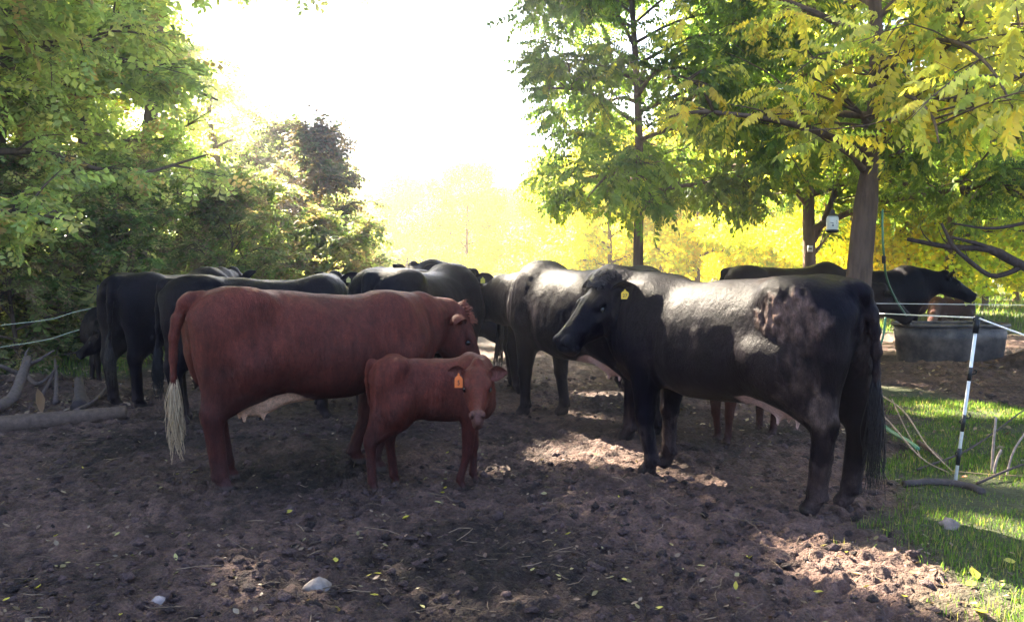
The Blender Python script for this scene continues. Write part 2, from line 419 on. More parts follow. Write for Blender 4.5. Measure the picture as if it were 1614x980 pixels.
    e = np.ones_like(uu); c_ = np.clip((.53 - uu) / .06, 0, 1); e = np.minimum(e, np.sqrt(c_ * (2 - c_) + 1e-4)); c_ = np.clip((uu + .08) / .08, 0, 1); e = np.minimum(e, np.sqrt(c_ * (2 - c_) + 1e-4))
    mi = (A1 + B1) / 2; A1 = mi + (A1 - mi) * e; B1 = mi + (B1 - mi) * e; W1 = W1 * e
    uc = np.clip(u_, -.08, .53); a_, b_, c_ = np.interp(uc, uu, A1), np.interp(uc, uu, B1), np.interp(uc, uu, W1)
    cz = (a_ + b_) / 2; hh = (a_ - b_) / 2; vz = (v_ - cz) / hh
    cc = c_ * (1 - .28 * np.clip(-vz, 0, 1) * (uc < .42) + .02)
    q = ((np.abs(w2) / cc) ** 2.5 + np.abs(vz) ** 2.5 + 1e-9) ** .4
    rr_ = np.sqrt(w2 * w2 + (v_ - cz) ** 2) + 1e-6
    F.blend(sl, (np.where(q > 1, (1 - 1 / q) * rr_, (q - 1) * np.minimum(cc, hh)) + np.abs(u_ - uc) * .9) * HS, .05)
    Hp = lambda u, v, w: head_p + (hd * u + hv * v + hw * w) * HS
    RH = np.stack([hd, hv, hw], 1)
    F.ell(Hp(-.035, .115, 0), np.array([.05, .04, .055]) * HS, .04, RH)     # poll
    for s in (-1, 1):
        F.ell(Hp(.155, .058, s * (.094 if not calf else .112)), np.array([.055, .032, .026]) * HS, .03, RH)   # brow
        F.ell(Hp(.09, -.075, s * .078), np.array([.10, .075, .035]) * HS, .05, RH)   # cheek
        F.cone(Hp(.20, -.01, s * .085), Hp(.34, -.02, s * .066), .012 * HS, .01 * HS, .04)
        F.ell(Hp(.475, .012, s * .052), np.array([.036, .034, .028]) * HS, .02, RH)    # nostril wing
        F.ell(Hp(.498, .004, s * .050), np.array([.026, .013, .014]) * HS, .008, RH, 'carve')
        F.cone(Hp(.50, -.052, s * .03), Hp(.40, -.058, s * .082), .005 * HS, .006 * HS, .012, op='carve')   # mouth line
        F.ell(Hp(.168, .028, s * (.117 if not calf else .134)), np.array([.028, .020, .018]) * HS, .012, RH, 'carve')
        F.cone(Hp(.01, .045, s * .08), Hp(-.01, .045, s * .135), .04 * HS, .024 * HS, .03)     # ear root
    F.ell(Hp(.44, -.085, 0), np.array([.05, .03, .05]) * HS, .03, RH)       # chin
    g = F.box(lo, [hi[0], hi[1], .0], .02)
    sl, Pp = g; F.F[sl] = np.maximum(F.F[sl], -(Pp[..., 2] - .002))
    V, Q = surface_nets(F.F, F.org, h)
    # light smoothing
    n = len(V); e1 = Q[:, [0, 1, 2, 3]].ravel(); e2 = Q[:, [1, 2, 3, 0]].ravel()
    deg = np.bincount(e1, minlength=n) + 1e-9
    def avg(A): return np.stack([np.bincount(e1, A[e2, k], n) / deg for k in range(3)], 1)
    for it in range(3):
        V = V + .5 * (avg(V) - V); V = V - .42 * (avg(V) - V)
    fn = np.cross(V[Q[:, 2]] - V[Q[:, 0]], V[Q[:, 3]] - V[Q[:, 1]])
    Nn = np.stack([np.bincount(Q.ravel(), np.repeat(fn[:, k], 4), n) for k in range(3)], 1); Nn /= np.linalg.norm(Nn, axis=1)[:, None] + 1e-9
    sd = abs(hash(name + label)) % 1 + sum(ord(c) for c in label)
    body = np.clip((V[:, 2] - dz - .45) / .3, 0, 1)
    V = V + Nn * (fbm(V * 5, 3, sd) * .012 * body + fbm(V * np.array([3, 3, 9.]), 2, sd + 5) * .003)[:, None]
    # skin folds over neck/shoulder and ribs
    foldm = np.exp(-((V[:, 0] - .72) / .14) ** 2) * np.clip((V[:, 2] - .8) / .3, 0, 1) * np.clip((1.4 - V[:, 2]) / .2, 0, 1)
    V = V + Nn * (np.sin(V[:, 0] * 95 + fbm(V * 5, 2, sd) * 4) * .0035 * foldm * P.get('folds', .6))[:, None]
    ribm = np.exp(-((V[:, 0] - .08) / .26) ** 2) * np.clip((V[:, 2] - .7) / .2, 0, 1) * np.clip((1.26 - V[:, 2]) / .15, 0, 1)
    V = V + Nn * (np.sin(V[:, 0] * 62 + V[:, 2] * 9) * .0011 * ribm * (0 if calf else 1))[:, None]
    # colours
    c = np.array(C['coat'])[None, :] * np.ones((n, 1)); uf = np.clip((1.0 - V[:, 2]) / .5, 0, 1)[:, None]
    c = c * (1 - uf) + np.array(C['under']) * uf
    rnd = fbm(V * 3.2, 3, sd + 3)[:, None]; c = c * (1 + .22 * rnd)
    mudv = np.zeros(n)
    dirt = np.clip(fbm(V * np.array([4, 4, 5.]), 4, sd + 44) * 2.6 - .15, 0, 1) * np.clip((1.25 - V[:, 2]) / .6, .15, 1) * P.get('dirt', .45)
    c = c * (1 - dirt[:, None]) + np.array((.030, .019, .019)) * dirt[:, None]; mudv = np.maximum(mudv, dirt * .6)
    c = c * (1 + .5 * fbm(V * np.array([22, 22, 7]), 3, sd + 45)[:, None])
    if P.get('udder'):
        um = np.clip(1.15 - np.sqrt(((V[:, 0] + .38) / .32) ** 2 + (V[:, 1] / .185) ** 2 + ((V[:, 2] - .56) / .17) ** 2) + .12 * fbm(V * 12, 2, 9), 0, .12) / .12
        patch = P.get('udpatch', 1.0); um = um * np.clip((-.22 if patch < 1 else .2) - V[:, 0] + .04, 0, .04) / .04
        thigh = np.abs(V[:, 1]) > .18; um = np.where(thigh, 0, um)
        c = c * (1 - um[:, None]) + np.array(C['ud']) * um[:, None]
    loc = (V - head_p) @ np.stack([hd, hv, hw], 1) / HS
    mz = np.clip((loc[:, 0] - .425) / .03, 0, 1) * (np.abs(loc[:, 2]) < .12) * (loc[:, 0] < .6) * (np.abs(loc[:, 1]) < .15)
    c = c * (1 - mz[:, None]) + np.array(C['muz']) * mz[:, None]
    if not lying:
        hf = np.clip((.062 - V[:, 2]) / .012, 0, 1); c = c * (1 - hf[:, None]) + np.array(C['hoof']) * hf[:, None]
        lowm = np.clip((.30 - V[:, 2]) / .25, 0, 1) * np.clip(.55 + 1.8 * fbm(V * 9, 3, sd + 8), 0, 1) * P.get('legmud', .8)
        c = c * (1 - lowm[:, None]) + np.array((.058, .040, .040)) * lowm[:, None]; mudv = np.maximum(mudv, lowm)
    if mud:
        for (mx, mr, amt, disp, mc) in mud:      # centre, radii, amount, raised thickness, colour
            dd = np.sqrt((((V - np.array(mx)) / np.array(mr)) ** 2).sum(1)); nz = fbm(V * np.array([14, 14, 9]), 4, sd + 31)
            k = np.clip((1.05 - dd + .75 * nz) * 2.2, 0, 1) * amt * np.clip(.75 + 1.2 * fbm(V * np.array([30, 30, 11]), 3, sd + 77), .1, 1)
            c = c * (1 - k[:, None]) + (np.array(mc) * np.clip(1 + 1.1 * fbm(V * np.array([34, 34, 20]), 3, 4), .25, 2)[:, None]) * k[:, None]
            ridg = np.abs(fbm(V * np.array([20, 20, 16]), 3, sd + 12)); V = V + Nn * (k * disp * (ridg * 3.0))[:, None]; mudv = np.maximum(mudv, k)
    Vs, Qs, Cs, Ms, off = [V], [Q], [c], [mudv], n
    # ears: cupped leaves rooted in the head (same mesh)
    earpos = {}
    for s in (-1, 1):
        ed = P.get('ear', (-.12, -.05, 1.0)); esz = P.get('earsize', 1.0 if not calf else 1.15) * HS
        dv = hd * ed[0] + hv * ed[1] + hw * s * ed[2]; dv /= np.linalg.norm(dv)
        nf = hd * .75 - hv * .15 + hw * s * .25 if not P.get('ear_face') else (hd * P['ear_face'][0] + hv * P['ear_face'][1] + hw * s * P['ear_face'][2])
        nf = nf - dv * nf.dot(dv); nf /= np.linalg.norm(nf); wdv = np.cross(nf, dv)
        b0 = Hp(-.005, .045, s * .10); ns, ntt = 12, 9; L = .20 * esz
        ss = np.linspace(0, 1, ns); tt = np.linspace(-1, 1, ntt); S_, T_ = np.meshgrid(ss, tt, indexing='ij')
        Wd = .066 * esz * np.sin(PI * np.clip(S_ * .88 + .10, 0, 1)) ** .75 * (1 - .25 * S_)
        for side in (0, 1):
            curl = .055 * esz * (T_ ** 2) * (1 - .55 * S_) - .02 * esz * np.sin(PI * S_)
            th = .010 * esz * (1 - T_ ** 2) * (1 - .6 * S_)
            E_ = b0 + dv * (L * S_)[..., None] + wdv * (Wd * T_)[..., None] + nf * (curl - (th if side else 0))[..., None]
            E_ = E_ - np.array([0, 0, (.03 if not calf else .012) * esz]) * (S_ ** 2)[..., None]
            i = np.arange(ns - 1)[:, None] * ntt; j = np.arange(ntt - 1)[None, :]
            qq = np.stack([i + j, i + j + 1, i + ntt + j + 1, i + ntt + j], -1).reshape(-1, 4)
            Vs.append(E_.reshape(-1, 3)); Qs.append(qq + off); off += ns * ntt
            ce = np.array(C['coat'] if side else C['ear'])[None, :] * np.ones((ns * ntt, 1)); edge = np.abs(T_.reshape(-1)) > .8
            if not side: ce = np.where(edge[:, None], np.array(C['coat']), ce)
            Cs.append(ce); Ms.append(np.zeros(ns * ntt))
        earpos[s] = (b0 + dv * L * .40 - wdv * 0, dv, nf, wdv)
    XS = P.get('xs', 1.0)
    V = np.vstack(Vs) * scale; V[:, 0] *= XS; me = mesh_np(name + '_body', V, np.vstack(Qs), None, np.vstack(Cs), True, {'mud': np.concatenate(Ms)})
    # placement
    H = np.array(hindfoot[:2]); Ff = np.array(frontfoot[:2]); dr = Ff - H; ang = math.atan2(dr[1], dr[0]) if rz is None else rz
    ctr = (H + Ff) / 2; ca, sa = math.cos(ang), math.sin(ang); off2 = (hx + fx) / 2 * scale * P.get('xs', 1.0)
    loc_ = (ctr[0] - off2 * ca, ctr[1] - off2 * sa, P.get('z', 0))
    root = empty(name, loc_, ang); tag(root, label, cat, group); tag_root_x = XS
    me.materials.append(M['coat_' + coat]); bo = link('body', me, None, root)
    if part_detail:
        for s in (-1, 1):
            mb = MB(); cpt = Hp(.168, .024, s * (.101 if not calf else .119)) * scale; r = (.021 if not calf else .026) * scale * HS
            a = np.linspace(0, PI, 9); pr = np.stack([np.sin(a) * r, np.cos(a) * r], 1); mb.lathe(pr, cpt, 14, (.004, .003, .003)); eo = mb.build('eye', M['eye'], root); eo.scale = (XS, 1, 1)
    # tail switch: hair strands
    sw = P.get('switch', (C['coat'], .42)); rs = np.random.RandomState(sd % 1000); base = tp[-1]; pre = tp[-2]
    if sw:
        mb = MB(); L = sw[1]; nst = 110 if res < .016 else 40
        for i in range(nst):
            a = rs.uniform(0, 2 * PI); rr = rs.uniform(0, 1) ** .5; st0 = base + np.array([0, 0, rs.uniform(-.02, .14)]); ll = L * rs.uniform(.55, 1.0)
            sp = .045 * rr; lock = rs.randint(5); la = lock * 1.3 + .4
            ax_ = np.array([math.cos(a), math.sin(a), 0]) * sp; lk = np.array([math.cos(la), math.sin(la), 0]) * .028
            pts = [st0 + ax_ * .3, st0 + ax_ + [0, 0, -ll * .35], st0 + ax_ * .8 + lk + [rs.normal(0, .006), rs.normal(0, .006), -ll * .7], st0 + ax_ * .25 + lk * 1.3 + [rs.normal(0, .014), rs.normal(0, .014), -ll]]
            pts = [np.array([p[0], p[1], max(p[2], .02)]) for p in pts]
            mb.tube(smooth_path(pts, 9) * scale, np.linspace(.0048, .0014, 9) * (1.0 if res < .016 else 1.9), 3, False, np.array(sw[0]) * rs.uniform(.7, 1.25))
        mb.build('tail_switch', M['hair'], root).scale = (XS, 1, 1)
    if P.get('poll_hair'):
        mb = MB(); hc, nn_ = P['poll_hair']
        for i in range(nn_):
            u = rs.uniform(-.09, .07); wv = rs.uniform(-.07, .07); p0 = Hp(u, .118 + rs.uniform(-.01, .012), wv); dd = hd * rs.uniform(-.3, .9) + hv * rs.uniform(.1, .9) + hw * rs.normal(0, .5); dd /= np.linalg.norm(dd)
            ll = rs.uniform(.025, .065); cu = hd * rs.normal(.3, .4) + hw * rs.normal(0, .5)
            mb.tube(smooth_path([p0 - dd * .01, p0 + dd * ll * .6, p0 + dd * ll * .8 + cu * ll * .5], 5) * scale, np.linspace(.0035, .001, 5), 3, False, np.array(hc) * rs.uniform(.7, 1.3))
        mb.build('poll_hair', M['hair'], root)
    if P.get('fur_edge'):
        mb = MB()
        for (fc, cnt, fr, L) in P['fur_edge']:
            cand = np.where(fr(V[:n] / scale, Nn))[0]
            for i in rs.choice(cand, min(cnt, len(cand)), replace=False):
                p0 = V[i] / scale; dd = Nn[i] * .5 + np.array([rs.normal(-.1, .2), rs.normal(0, .2), -.7]); dd /= np.linalg.norm(dd); ll = L * rs.uniform(.5, 1)
                mb.tube(np.array([p0 - Nn[i] * .004, p0 + dd * ll * .5, p0 + dd * ll + [rs.normal(0, .006), 0, 0]]) * scale, np.array([.0026, .002, .0008]), 3, False, np.array(fc) * rs.uniform(.75, 1.2))
        mb.build('fringe', M['hair'], root)
    if P.get('tag'):
        s, tc, txt, tsz = P['tag']; ep, dv, nf, wdv = earpos[s]; mb = MB()
        # the tag hangs from the ear, its face along the ear's open side
        fz = P.get('tag_face', None); Rz = Matrix.Rotation(-ang, 3, 'Z')
        cpos = ep * scale + (nf * .035) * scale
        wn = np.array(Rz @ Vector(fz)) if fz else nf
        wn = wn - np.array([0, 0, 1]) * wn[2]; wn /= np.linalg.norm(wn); rt = np.cross([0, 0, 1], wn); upv = np.array([0, 0, 1.])
        o2 = np.array([(-.5, -1.25), (.5, -1.25), (.5, -.45), (.38, -.30), (.12, -.14), (.09, .05), (-.09, .05), (-.12, -.14), (-.38, -.30), (-.5, -.45)]) * tsz
        nn_ = len(o2); tv = []
        for dd in (-.0016, .0016):
            for a, b in o2: tv.append(cpos + rt * a + upv * b + wn * dd + wn * .012)
        tv = np.array(tv); me2 = bpy.data.meshes.new('ear_tag')
        fcs = [tuple(range(nn_))[::-1], tuple(range(nn_, 2 * nn_))] + [(i, (i + 1) % nn_, nn_ + (i + 1) % nn_, nn_ + i) for i in range(nn_)]
        me2.from_pydata([tuple(v) for v in tv], [], fcs); at_ = me2.color_attributes.new('Col', 'FLOAT_COLOR', 'POINT')
        at_.data.foreach_set('color', np.tile(np.array([*tc, 1], np.float32), 2 * nn_)); et = link('ear_tag', me2, M['plain'], root); et.scale = (XS, 1, 1)
        if txt:
            cu = bpy.data.curves.new('tag_number', 'FONT'); cu.body = txt; cu.size = tsz * .62; cu.align_x = 'CENTER'; cu.align_y = 'CENTER'; cu.extrude = .0004; cu.space_line = .75; cu.offset = .0006 * tsz / .05
            to = bpy.data.objects.new('tag_number', cu); COL.objects.link(to); to.parent = et; cu.materials.append(M['ink'])
            mm = Matrix((tuple(rt) + (0,), tuple(upv) + (0,), tuple(wn) + (0,), (0, 0, 0, 1))).transposed().to_4x4(); mm = mm.to_3x3().to_4x4()
            ps = cpos + upv * (-.82 * tsz) + wn * .0145; mm.translation = Vector(ps)
            bpy.context.view_layer.update(); tm = bpy.data.meshes.new_from_object(to); bpy.data.objects.remove(to); tm.transform(mm)
            link('tag_number', tm, M['ink'], et)
    return root

def coat_mat(name, rough, spec, sheen, bumps, sc=(60, 60, 14)):
    m, nt, p = newmat(name); a = nt.nodes.new('ShaderNodeVertexColor'); a.layer_name = 'Col'
    md = nt.nodes.new('ShaderNodeAttribute'); md.attribute_name = 'mud'
    c = _coord(nt, sc); n = _noise(nt, 4, 4, .6, c)
    nt.links.new(_mulcol(nt, a.outputs[0], n.outputs[0], .6, 1.45), p.inputs['Base Color'])
    mr = nt.nodes.new('ShaderNodeMapRange'); mr.inputs['To Min'].default_value = rough; mr.inputs['To Max'].default_value = .8
    nt.links.new(md.outputs['Fac'], mr.inputs['Value']); nt.links.new(mr.outputs[0], p.inputs['Roughness'])
    p.inputs['Specular IOR Level'].default_value = spec; p.inputs['Sheen Weight'].default_value = sheen; p.inputs['Sheen Roughness'].default_value = .35
    c3 = _coord(nt, (10, 10, 3.2)); n3 = _noise(nt, 5, 5, .62, c3)
    src = p.inputs['Base Color'].links[0].from_socket; nt.links.new(_mulcol(nt, src, n3.outputs[0], .7, 1.3), p.inputs['Base Color'])
    b1 = _bump(nt, n.outputs[0], bumps, .006); b1 = _bump(nt, n3.outputs[0], .5, .012, b1.outputs[0]); c2 = _coord(nt, (1, 1, .6)); n2 = _noise(nt, 38, 6, .75, c2)
    mx = nt.nodes.new('ShaderNodeMath'); mx.operation = 'MULTIPLY'; nt.links.new(n2.outputs[0], mx.inputs[0]); nt.links.new(md.outputs['Fac'], mx.inputs[1])
    b2 = _bump(nt, mx.outputs[0], 1.0, .035, b1.outputs[0]); nt.links.new(b2.outputs[0], p.inputs['Normal'])
    return m
M['coat_black'] = coat_mat('black_coat', .40, .055, .0, .6)
M['coat_red'] = coat_mat('red_coat', .62, .12, .0, .7)
M['hair'] = vcol_mat('hair', .55, .35, 60, .8, 1.2, 0)
m_, n_, p_ = newmat('wet_eye'); p_.inputs['Base Color'].default_value = (.004, .003, .003, 1); p_.inputs['Roughness'].default_value = .06; M['eye'] = m_
m_, n_, p_ = newmat('tag_ink'); p_.inputs['Base Color'].default_value = (.01, .01, .012, 1); p_.inputs['Roughness'].default_value = .6; M['ink'] = m_
# ------------------------------------------------------------------ ground
def sstep(x, a, b): t = np.clip((x - a) / (b - a), 0, 1); return t * t * (3 - 2 * t)
def grass_mask(x, y):
    P = np.stack([x, y, 0 * x], -1); n = fbm(P * .9, 3, 40) * .8 + fbm(P * 3.5, 2, 41) * .35
    edge = 2.05 + np.clip(y - 4.2, 0, 9) * .32
    g1 = sstep(x + n * .8 - edge, -.1, .45) * (1 - sstep(y + n, 7.6, 8.4))
    g1b = sstep(x + n * .5 - 3.7, 0, .5) * sstep(y, 7, 8) * (1 - sstep(y + n, 9.3, 10)) * (1 - sstep(x, 4.6, 5.2))
    far = sstep(y + n * 1.5 + np.clip(x - 5, 0, 6) * .25, 18.5, 20.5)
    lf = sstep(-x + n * .8, 5.2, 5.9) * sstep(y + n * .6, 10.6, 11.4)
    bk = (1 - sstep(y, .6, 1.4)) * .6
    return np.clip(np.maximum.reduce([g1, g1b, far, lf, bk]), 0, 1)
MOUNDS = [(7.6, 11.7, .55, .28), (6.3, 11.6, .7, .10), (8.9, 12.2, 1.0, .45), (5.3, 11.9, .6, .06), (-5.3, 9.6, .5, .14), (-4.6, 9.1, .5, .08), (-6.2, 10.3, .6, .1)]
def ground_h(x, y, fine=True):
    x = np.asarray(x, float); y = np.asarray(y, float)
    P = np.stack([x, y, 0 * x], -1)
    h = .035 * fbm(P * .45, 2, 1) + .0
    for mx, my, mr, mh in MOUNDS: h = h + mh * np.exp(-((x - mx) ** 2 + (y - my) ** 2) / (mr * mr))
    if fine:
        m = (1 - .8 * grass_mask(x, y)) * (1 - sstep(y, 16, 22)); rough = .55 + .45 * np.clip(fbm(P * .8, 2, 6) * 2 + .3, -1, 1)
        W = P[:, :2] + np.stack([fbm(P * 7, 2, 11), fbm(P * 7 + 9, 2, 12)], -1) * .05
        d1, d2, i1 = worley(W / .16, 2); e = np.clip((d2 - d1) * 2.2, 0, 1); h1 = e * (.15 + i1 ** 2) * .026
        d1, d2, i2 = worley(W / .065 + 5, 3); e2 = np.clip((d2 - d1) * 1.7, 0, 1) ** .6; h2 = e2 * (i2 > .35) * (.3 + i2) * .013
        h3 = fbm(P * 24, 4, 8, gain=.62) * .013 + np.abs(fbm(P * 9, 3, 14)) * .03
        hoofp = worley(P[:, :2] / .42 + 3, 21); hp = -np.clip(1 - hoofp[0] / .24, 0, 1) ** .5 * .03 * (hoofp[2] > .5)
        h = h + m * ((h1 + h2) * rough * 1.2 + h3 * 1.7 + hp - .03)
    return h
def build_ground():
    r = [0.5, 0.9, 1.3]; r += list(np.exp(np.arange(math.log(1.6), math.log(15), .0026))); r += list(np.exp(np.arange(math.log(15.3), math.log(330), .035)))
    r = np.array(r); a = np.concatenate([np.radians(np.arange(-37, 37, .14)), np.radians(np.arange(37, 323, 3.0))])
    A, R = np.meshgrid(a, r, indexing='ij'); X, Y = (R * np.sin(A)).ravel(), (R * np.cos(A)).ravel()
    Z = ground_h(X, Y); V = np.stack([X, Y, Z], -1)
    na, nr = len(a), len(r); i = np.arange(na)[:, None]; j = np.arange(nr - 1)[None, :]; k = (i + 1) % na
    Q = np.stack([i * nr + j, i * nr + j + 1, k * nr + j + 1, k * nr + j], -1).reshape(-1, 4)[:, ::-1]
    V = np.vstack([V, [[0, 0, 0]]]); T = np.stack([np.arange(na) * nr, ((np.arange(na) + 1) % na) * nr, np.full(na, na * nr)], -1)[:, ::-1]
    g = grass_mask(V[:, 0], V[:, 1])[:, None]; P = V * np.array([1, 1, 0])
    n1 = fbm(P * 1.3, 3, 55)[:, None]; n2 = fbm(P * 14, 4, 56)[:, None]; wet = np.clip(fbm(P * .7, 3, 58)[:, None] * 3 + .1, 0, 1)
    mudc = np.array((.096, .057, .045)) * np.clip(1 + .5 * n1 + 1.0 * n2, .25, 2.2) * (1 - .62 * wet) ; gc = np.array((.048, .058, .024)) * (1 + .4 * n2 + .3 * n1)
    c = mudc * (1 - g) + gc * g
    me = mesh_np('ground', V, Q, T, np.clip(c, .004, 1)); o = link('ground', me, M['soil']); tag(o, kind='structure'); return o
m, nt, p = newmat('soil'); a = nt.nodes.new('ShaderNodeVertexColor'); a.layer_name = 'Col'; c = _coord(nt)
n = _noise(nt, 45, 7, .7, c); nt.links.new(_mulcol(nt, a.outputs[0], n.outputs[0], .5, 1.55), p.inputs['Base Color'])
p.inputs['Roughness'].default_value = .82; p.inputs['Specular IOR Level'].default_value = .28
n2 = _noise(nt, 70, 8, .8, c); b1 = _bump(nt, n2.outputs[0], 1.0, .02)
vo = nt.nodes.new('ShaderNodeTexVoronoi'); vo.inputs['Scale'].default_value = 42; n4 = _noise(nt, 14, 3, .6, c); va = nt.nodes.new('ShaderNodeVectorMath'); va.operation = 'MULTIPLY_ADD'; va.inputs[1].default_value = (.12, .12, .12)
nt.links.new(n4.outputs[1], va.inputs[0]); nt.links.new(c, va.inputs[2]); nt.links.new(va.outputs[0], vo.inputs['Vector'])
b2 = _bump(nt, vo.outputs[0], 1.0, .018, b1.outputs[0]); b2.invert = True; nt.links.new(b2.outputs[0], p.inputs['Normal']); M['soil'] = m
build_ground()
rs = np.random.RandomState(5)
def scatter(n, d0, d1, a0, a1, power=.5):
    D = d0 * (d1 / d0) ** rs.uniform(0, 1, n) if power is None else (d0 ** 2 + (d1 ** 2 - d0 ** 2) * rs.uniform(0, 1, n)) ** .5
    A = np.radians(rs.uniform(a0, a1, n)); return D * np.sin(A), D * np.cos(A)
def inst(tmplV, tmplF, pos, R, scl, col, name, mat, kindF='Q', smooth=True):
    """many copies of one template as one mesh. R (n,3,3), scl (n,3)"""
    n, k = len(pos), len(tmplV); V = (tmplV[None] * scl[:, None, :]); V = np.einsum('nij,nkj->nki', R, V) + pos[:, None, :]
    F = (tmplF[None] + (np.arange(n) * k)[:, None, None]).reshape(-1, tmplF.shape[1]); C = np.repeat(col, k, 0)
    return V.reshape(-1, 3), F, C
def rotz(a, tilt=None, ta=None):
    n = len(a); R = np.zeros((n, 3, 3)); c, s = np.cos(a), np.sin(a); R[:, 0, 0] = c; R[:, 0, 1] = -s; R[:, 1, 0] = s; R[:, 1, 1] = c; R[:, 2, 2] = 1
    if tilt is not None:
        ct, st = np.cos(tilt), np.sin(tilt); X = np.zeros((n, 3, 3)); X[:, 0, 0] = 1; X[:, 1, 1] = ct; X[:, 1, 2] = -st; X[:, 2, 1] = st; X[:, 2, 2] = ct; R = R @ X
        if ta is not None:
            ct, st = np.cos(ta), np.sin(ta); Yr = np.zeros((n, 3, 3)); Yr[:, 1, 1] = 1; Yr[:, 0, 0] = ct; Yr[:, 0, 2] = st; Yr[:, 2, 0] = -st; Yr[:, 2, 2] = ct; R = R @ Yr
    return R
# soil clods
def lump(seed):
    t = np.array([(math.sin(a) * math.cos(b), math.sin(a) * math.sin(b), math.cos(a)) for a in (.01, .7, 1.4, 2.1) for b in np.linspace(0, 2 * PI, 7, endpoint=False)])
    t = t * (1 + .55 * vnoise(t * 1.9, seed) + .25 * vnoise(t * 4.5, seed + 4))[:, None]; f = []
    for i in range(3):
        for j in range(7): f.append((i * 7 + j, i * 7 + (j + 1) % 7, (i + 1) * 7 + (j + 1) % 7, (i + 1) * 7 + j))
    return t, np.array(f)[:, ::-1]
VV, FF, CC, off = [], [], [], 0
for sd in range(6):
    n = 1100; X, Y = scatter(n, 2.2, 11, -36, 36, None); g = grass_mask(X, Y); pt = fbm(np.stack([X, Y, 0 * X], -1) * 1.1, 2, 77)
    k = (g < .4) & (pt + rs.uniform(-.5, .5, n) > -.05); X, Y = X[k], Y[k]; n = len(X)
    s = .004 + .017 * rs.uniform(0, 1, n) ** 4 + .0012 * np.hypot(X, Y); scl = s[:, None] * rs.uniform(.7, 1.4, (n, 3)) * np.array([1.25, 1.1, .7])
    tv, tf = lump(sd); pos = np.stack([X, Y, ground_h(X, Y) + s * .25], -1)
    col = np.array((.062, .039, .037)) * rs.uniform(.3, 1.7, (n, 1)); v, f, c_ = inst(tv, tf, pos, rotz(rs.uniform(0, 6.3, n), rs.normal(0, .4, n)), scl, col, '', None)
    VV.append(v); FF.append(f + off); CC.append(c_); off += len(v)
o = link('soil_clods', mesh_np('soil_clods', np.vstack(VV), np.vstack(FF), None, np.vstack(CC), True), M['soil']); tag(o, 'crumbly dark clods of trampled mud across the barnyard', kind='stuff'); tag(o, cat='soil')
# leaf litter
LT = np.array([(0, 0, 0), (.5, -.32, .10), (.5, 0, -.02), (.5, .32, .13), (1, 0, .16), (.22, -.22, .05), (.22, .22, .07), (.8, -.18, .12), (.8, .18, .16)]) - np.array([.5, 0, 0])
LF = np.array([(0, 5, 2, 6), (5, 1, 7, 2), (2, 8, 3, 6), (2, 7, 4, 8)])
def litter(n, d0, d1, a0, a1, size, pal, name, label, cond=None, power=.5, lift=.006):
    X, Y = scatter(n, d0, d1, a0, a1, power)
    pt = fbm(np.stack([X, Y, 0 * X], -1) * 1.4, 3, 66) * 1.6 + .35; kk = pt > rs.uniform(0, 1, len(X)); X, Y = X[kk], Y[kk]
    if cond is not None: k = cond(X, Y); X, Y = X[k], Y[k]
    n = len(X); s = size * rs.uniform(.5, 1.3, n) + .0012 * np.hypot(X, Y); pos = np.stack([X, Y, ground_h(X, Y) + lift + s * .1], -1)
    pal = np.array(pal); col = pal[rs.randint(len(pal), size=n)] * rs.uniform(.6, 1.25, (n, 1))
    v, f, c_ = inst(LT, LF, pos, rotz(rs.uniform(0, 6.3, n), rs.normal(0, .35, n), rs.normal(0, .35, n)), s[:, None] * np.stack([np.ones(n), rs.uniform(.6, 1.2, n), rs.uniform(.2, 2.2, n)], -1), col, '', None)
    o = link(name, mesh_np(name, v, f, None, c_, True), M['litter']); tag(o, label, 'leaf litter', kind='stuff'); return o
litter(5200, 2.3, 13, -36, 36, .026, [(.15, .10, .07), (.11, .07, .05), (.20, .15, .10), (.07, .04, .03), (.22, .18, .08)], 'leaf_litter', 'small dry brown and tan leaf scraps trodden into the mud', power=None)
X, Y = scatter(700, 2.4, 11, -36, 36, None); k = grass_mask(X, Y) < .5; X, Y = X[k], Y[k]; mb = MB()
for x, y in zip(X, Y):
    a = rs.uniform(0, 6.3); L = rs.uniform(.03, .13) * (1 + (rs.uniform() < .08) * 1.5); z = float(ground_h([x], [y])[0]) + .008; d = np.array([math.cos(a), math.sin(a), 0]) * L; n_ = np.array([-math.sin(a), math.cos(a), 0]) * L * rs.normal(0, .15)
    mb.tube(np.array([(x, y, z)]) + np.array([d * 0, d * .5 + n_ + [0, 0, rs.uniform(0, .015)], d + [0, 0, rs.uniform(0, .02)]]), rs.uniform(.0012, .003), 4, False, np.array((.17, .12, .08)) * rs.uniform(.3, 1.4))
tag(mb.build('straw_bits', M['wood']), 'bits of straw and twig scattered in the trampled mud', 'straw', kind='stuff')
litter(900, 7.5, 14, 10, 36, .05, [(.25, .16, .10), (.34, .25, .15), (.16, .09, .06)], 'leaf_litter', 'brown leaf litter in front of the rubber tank')
litter(700, 9, 15, -36, -20, .06, [(.25, .16, .12), (.34, .25, .19), (.16, .09, .07)], 'leaf_litter', 'dry leaves beyond the fallen log on the left')
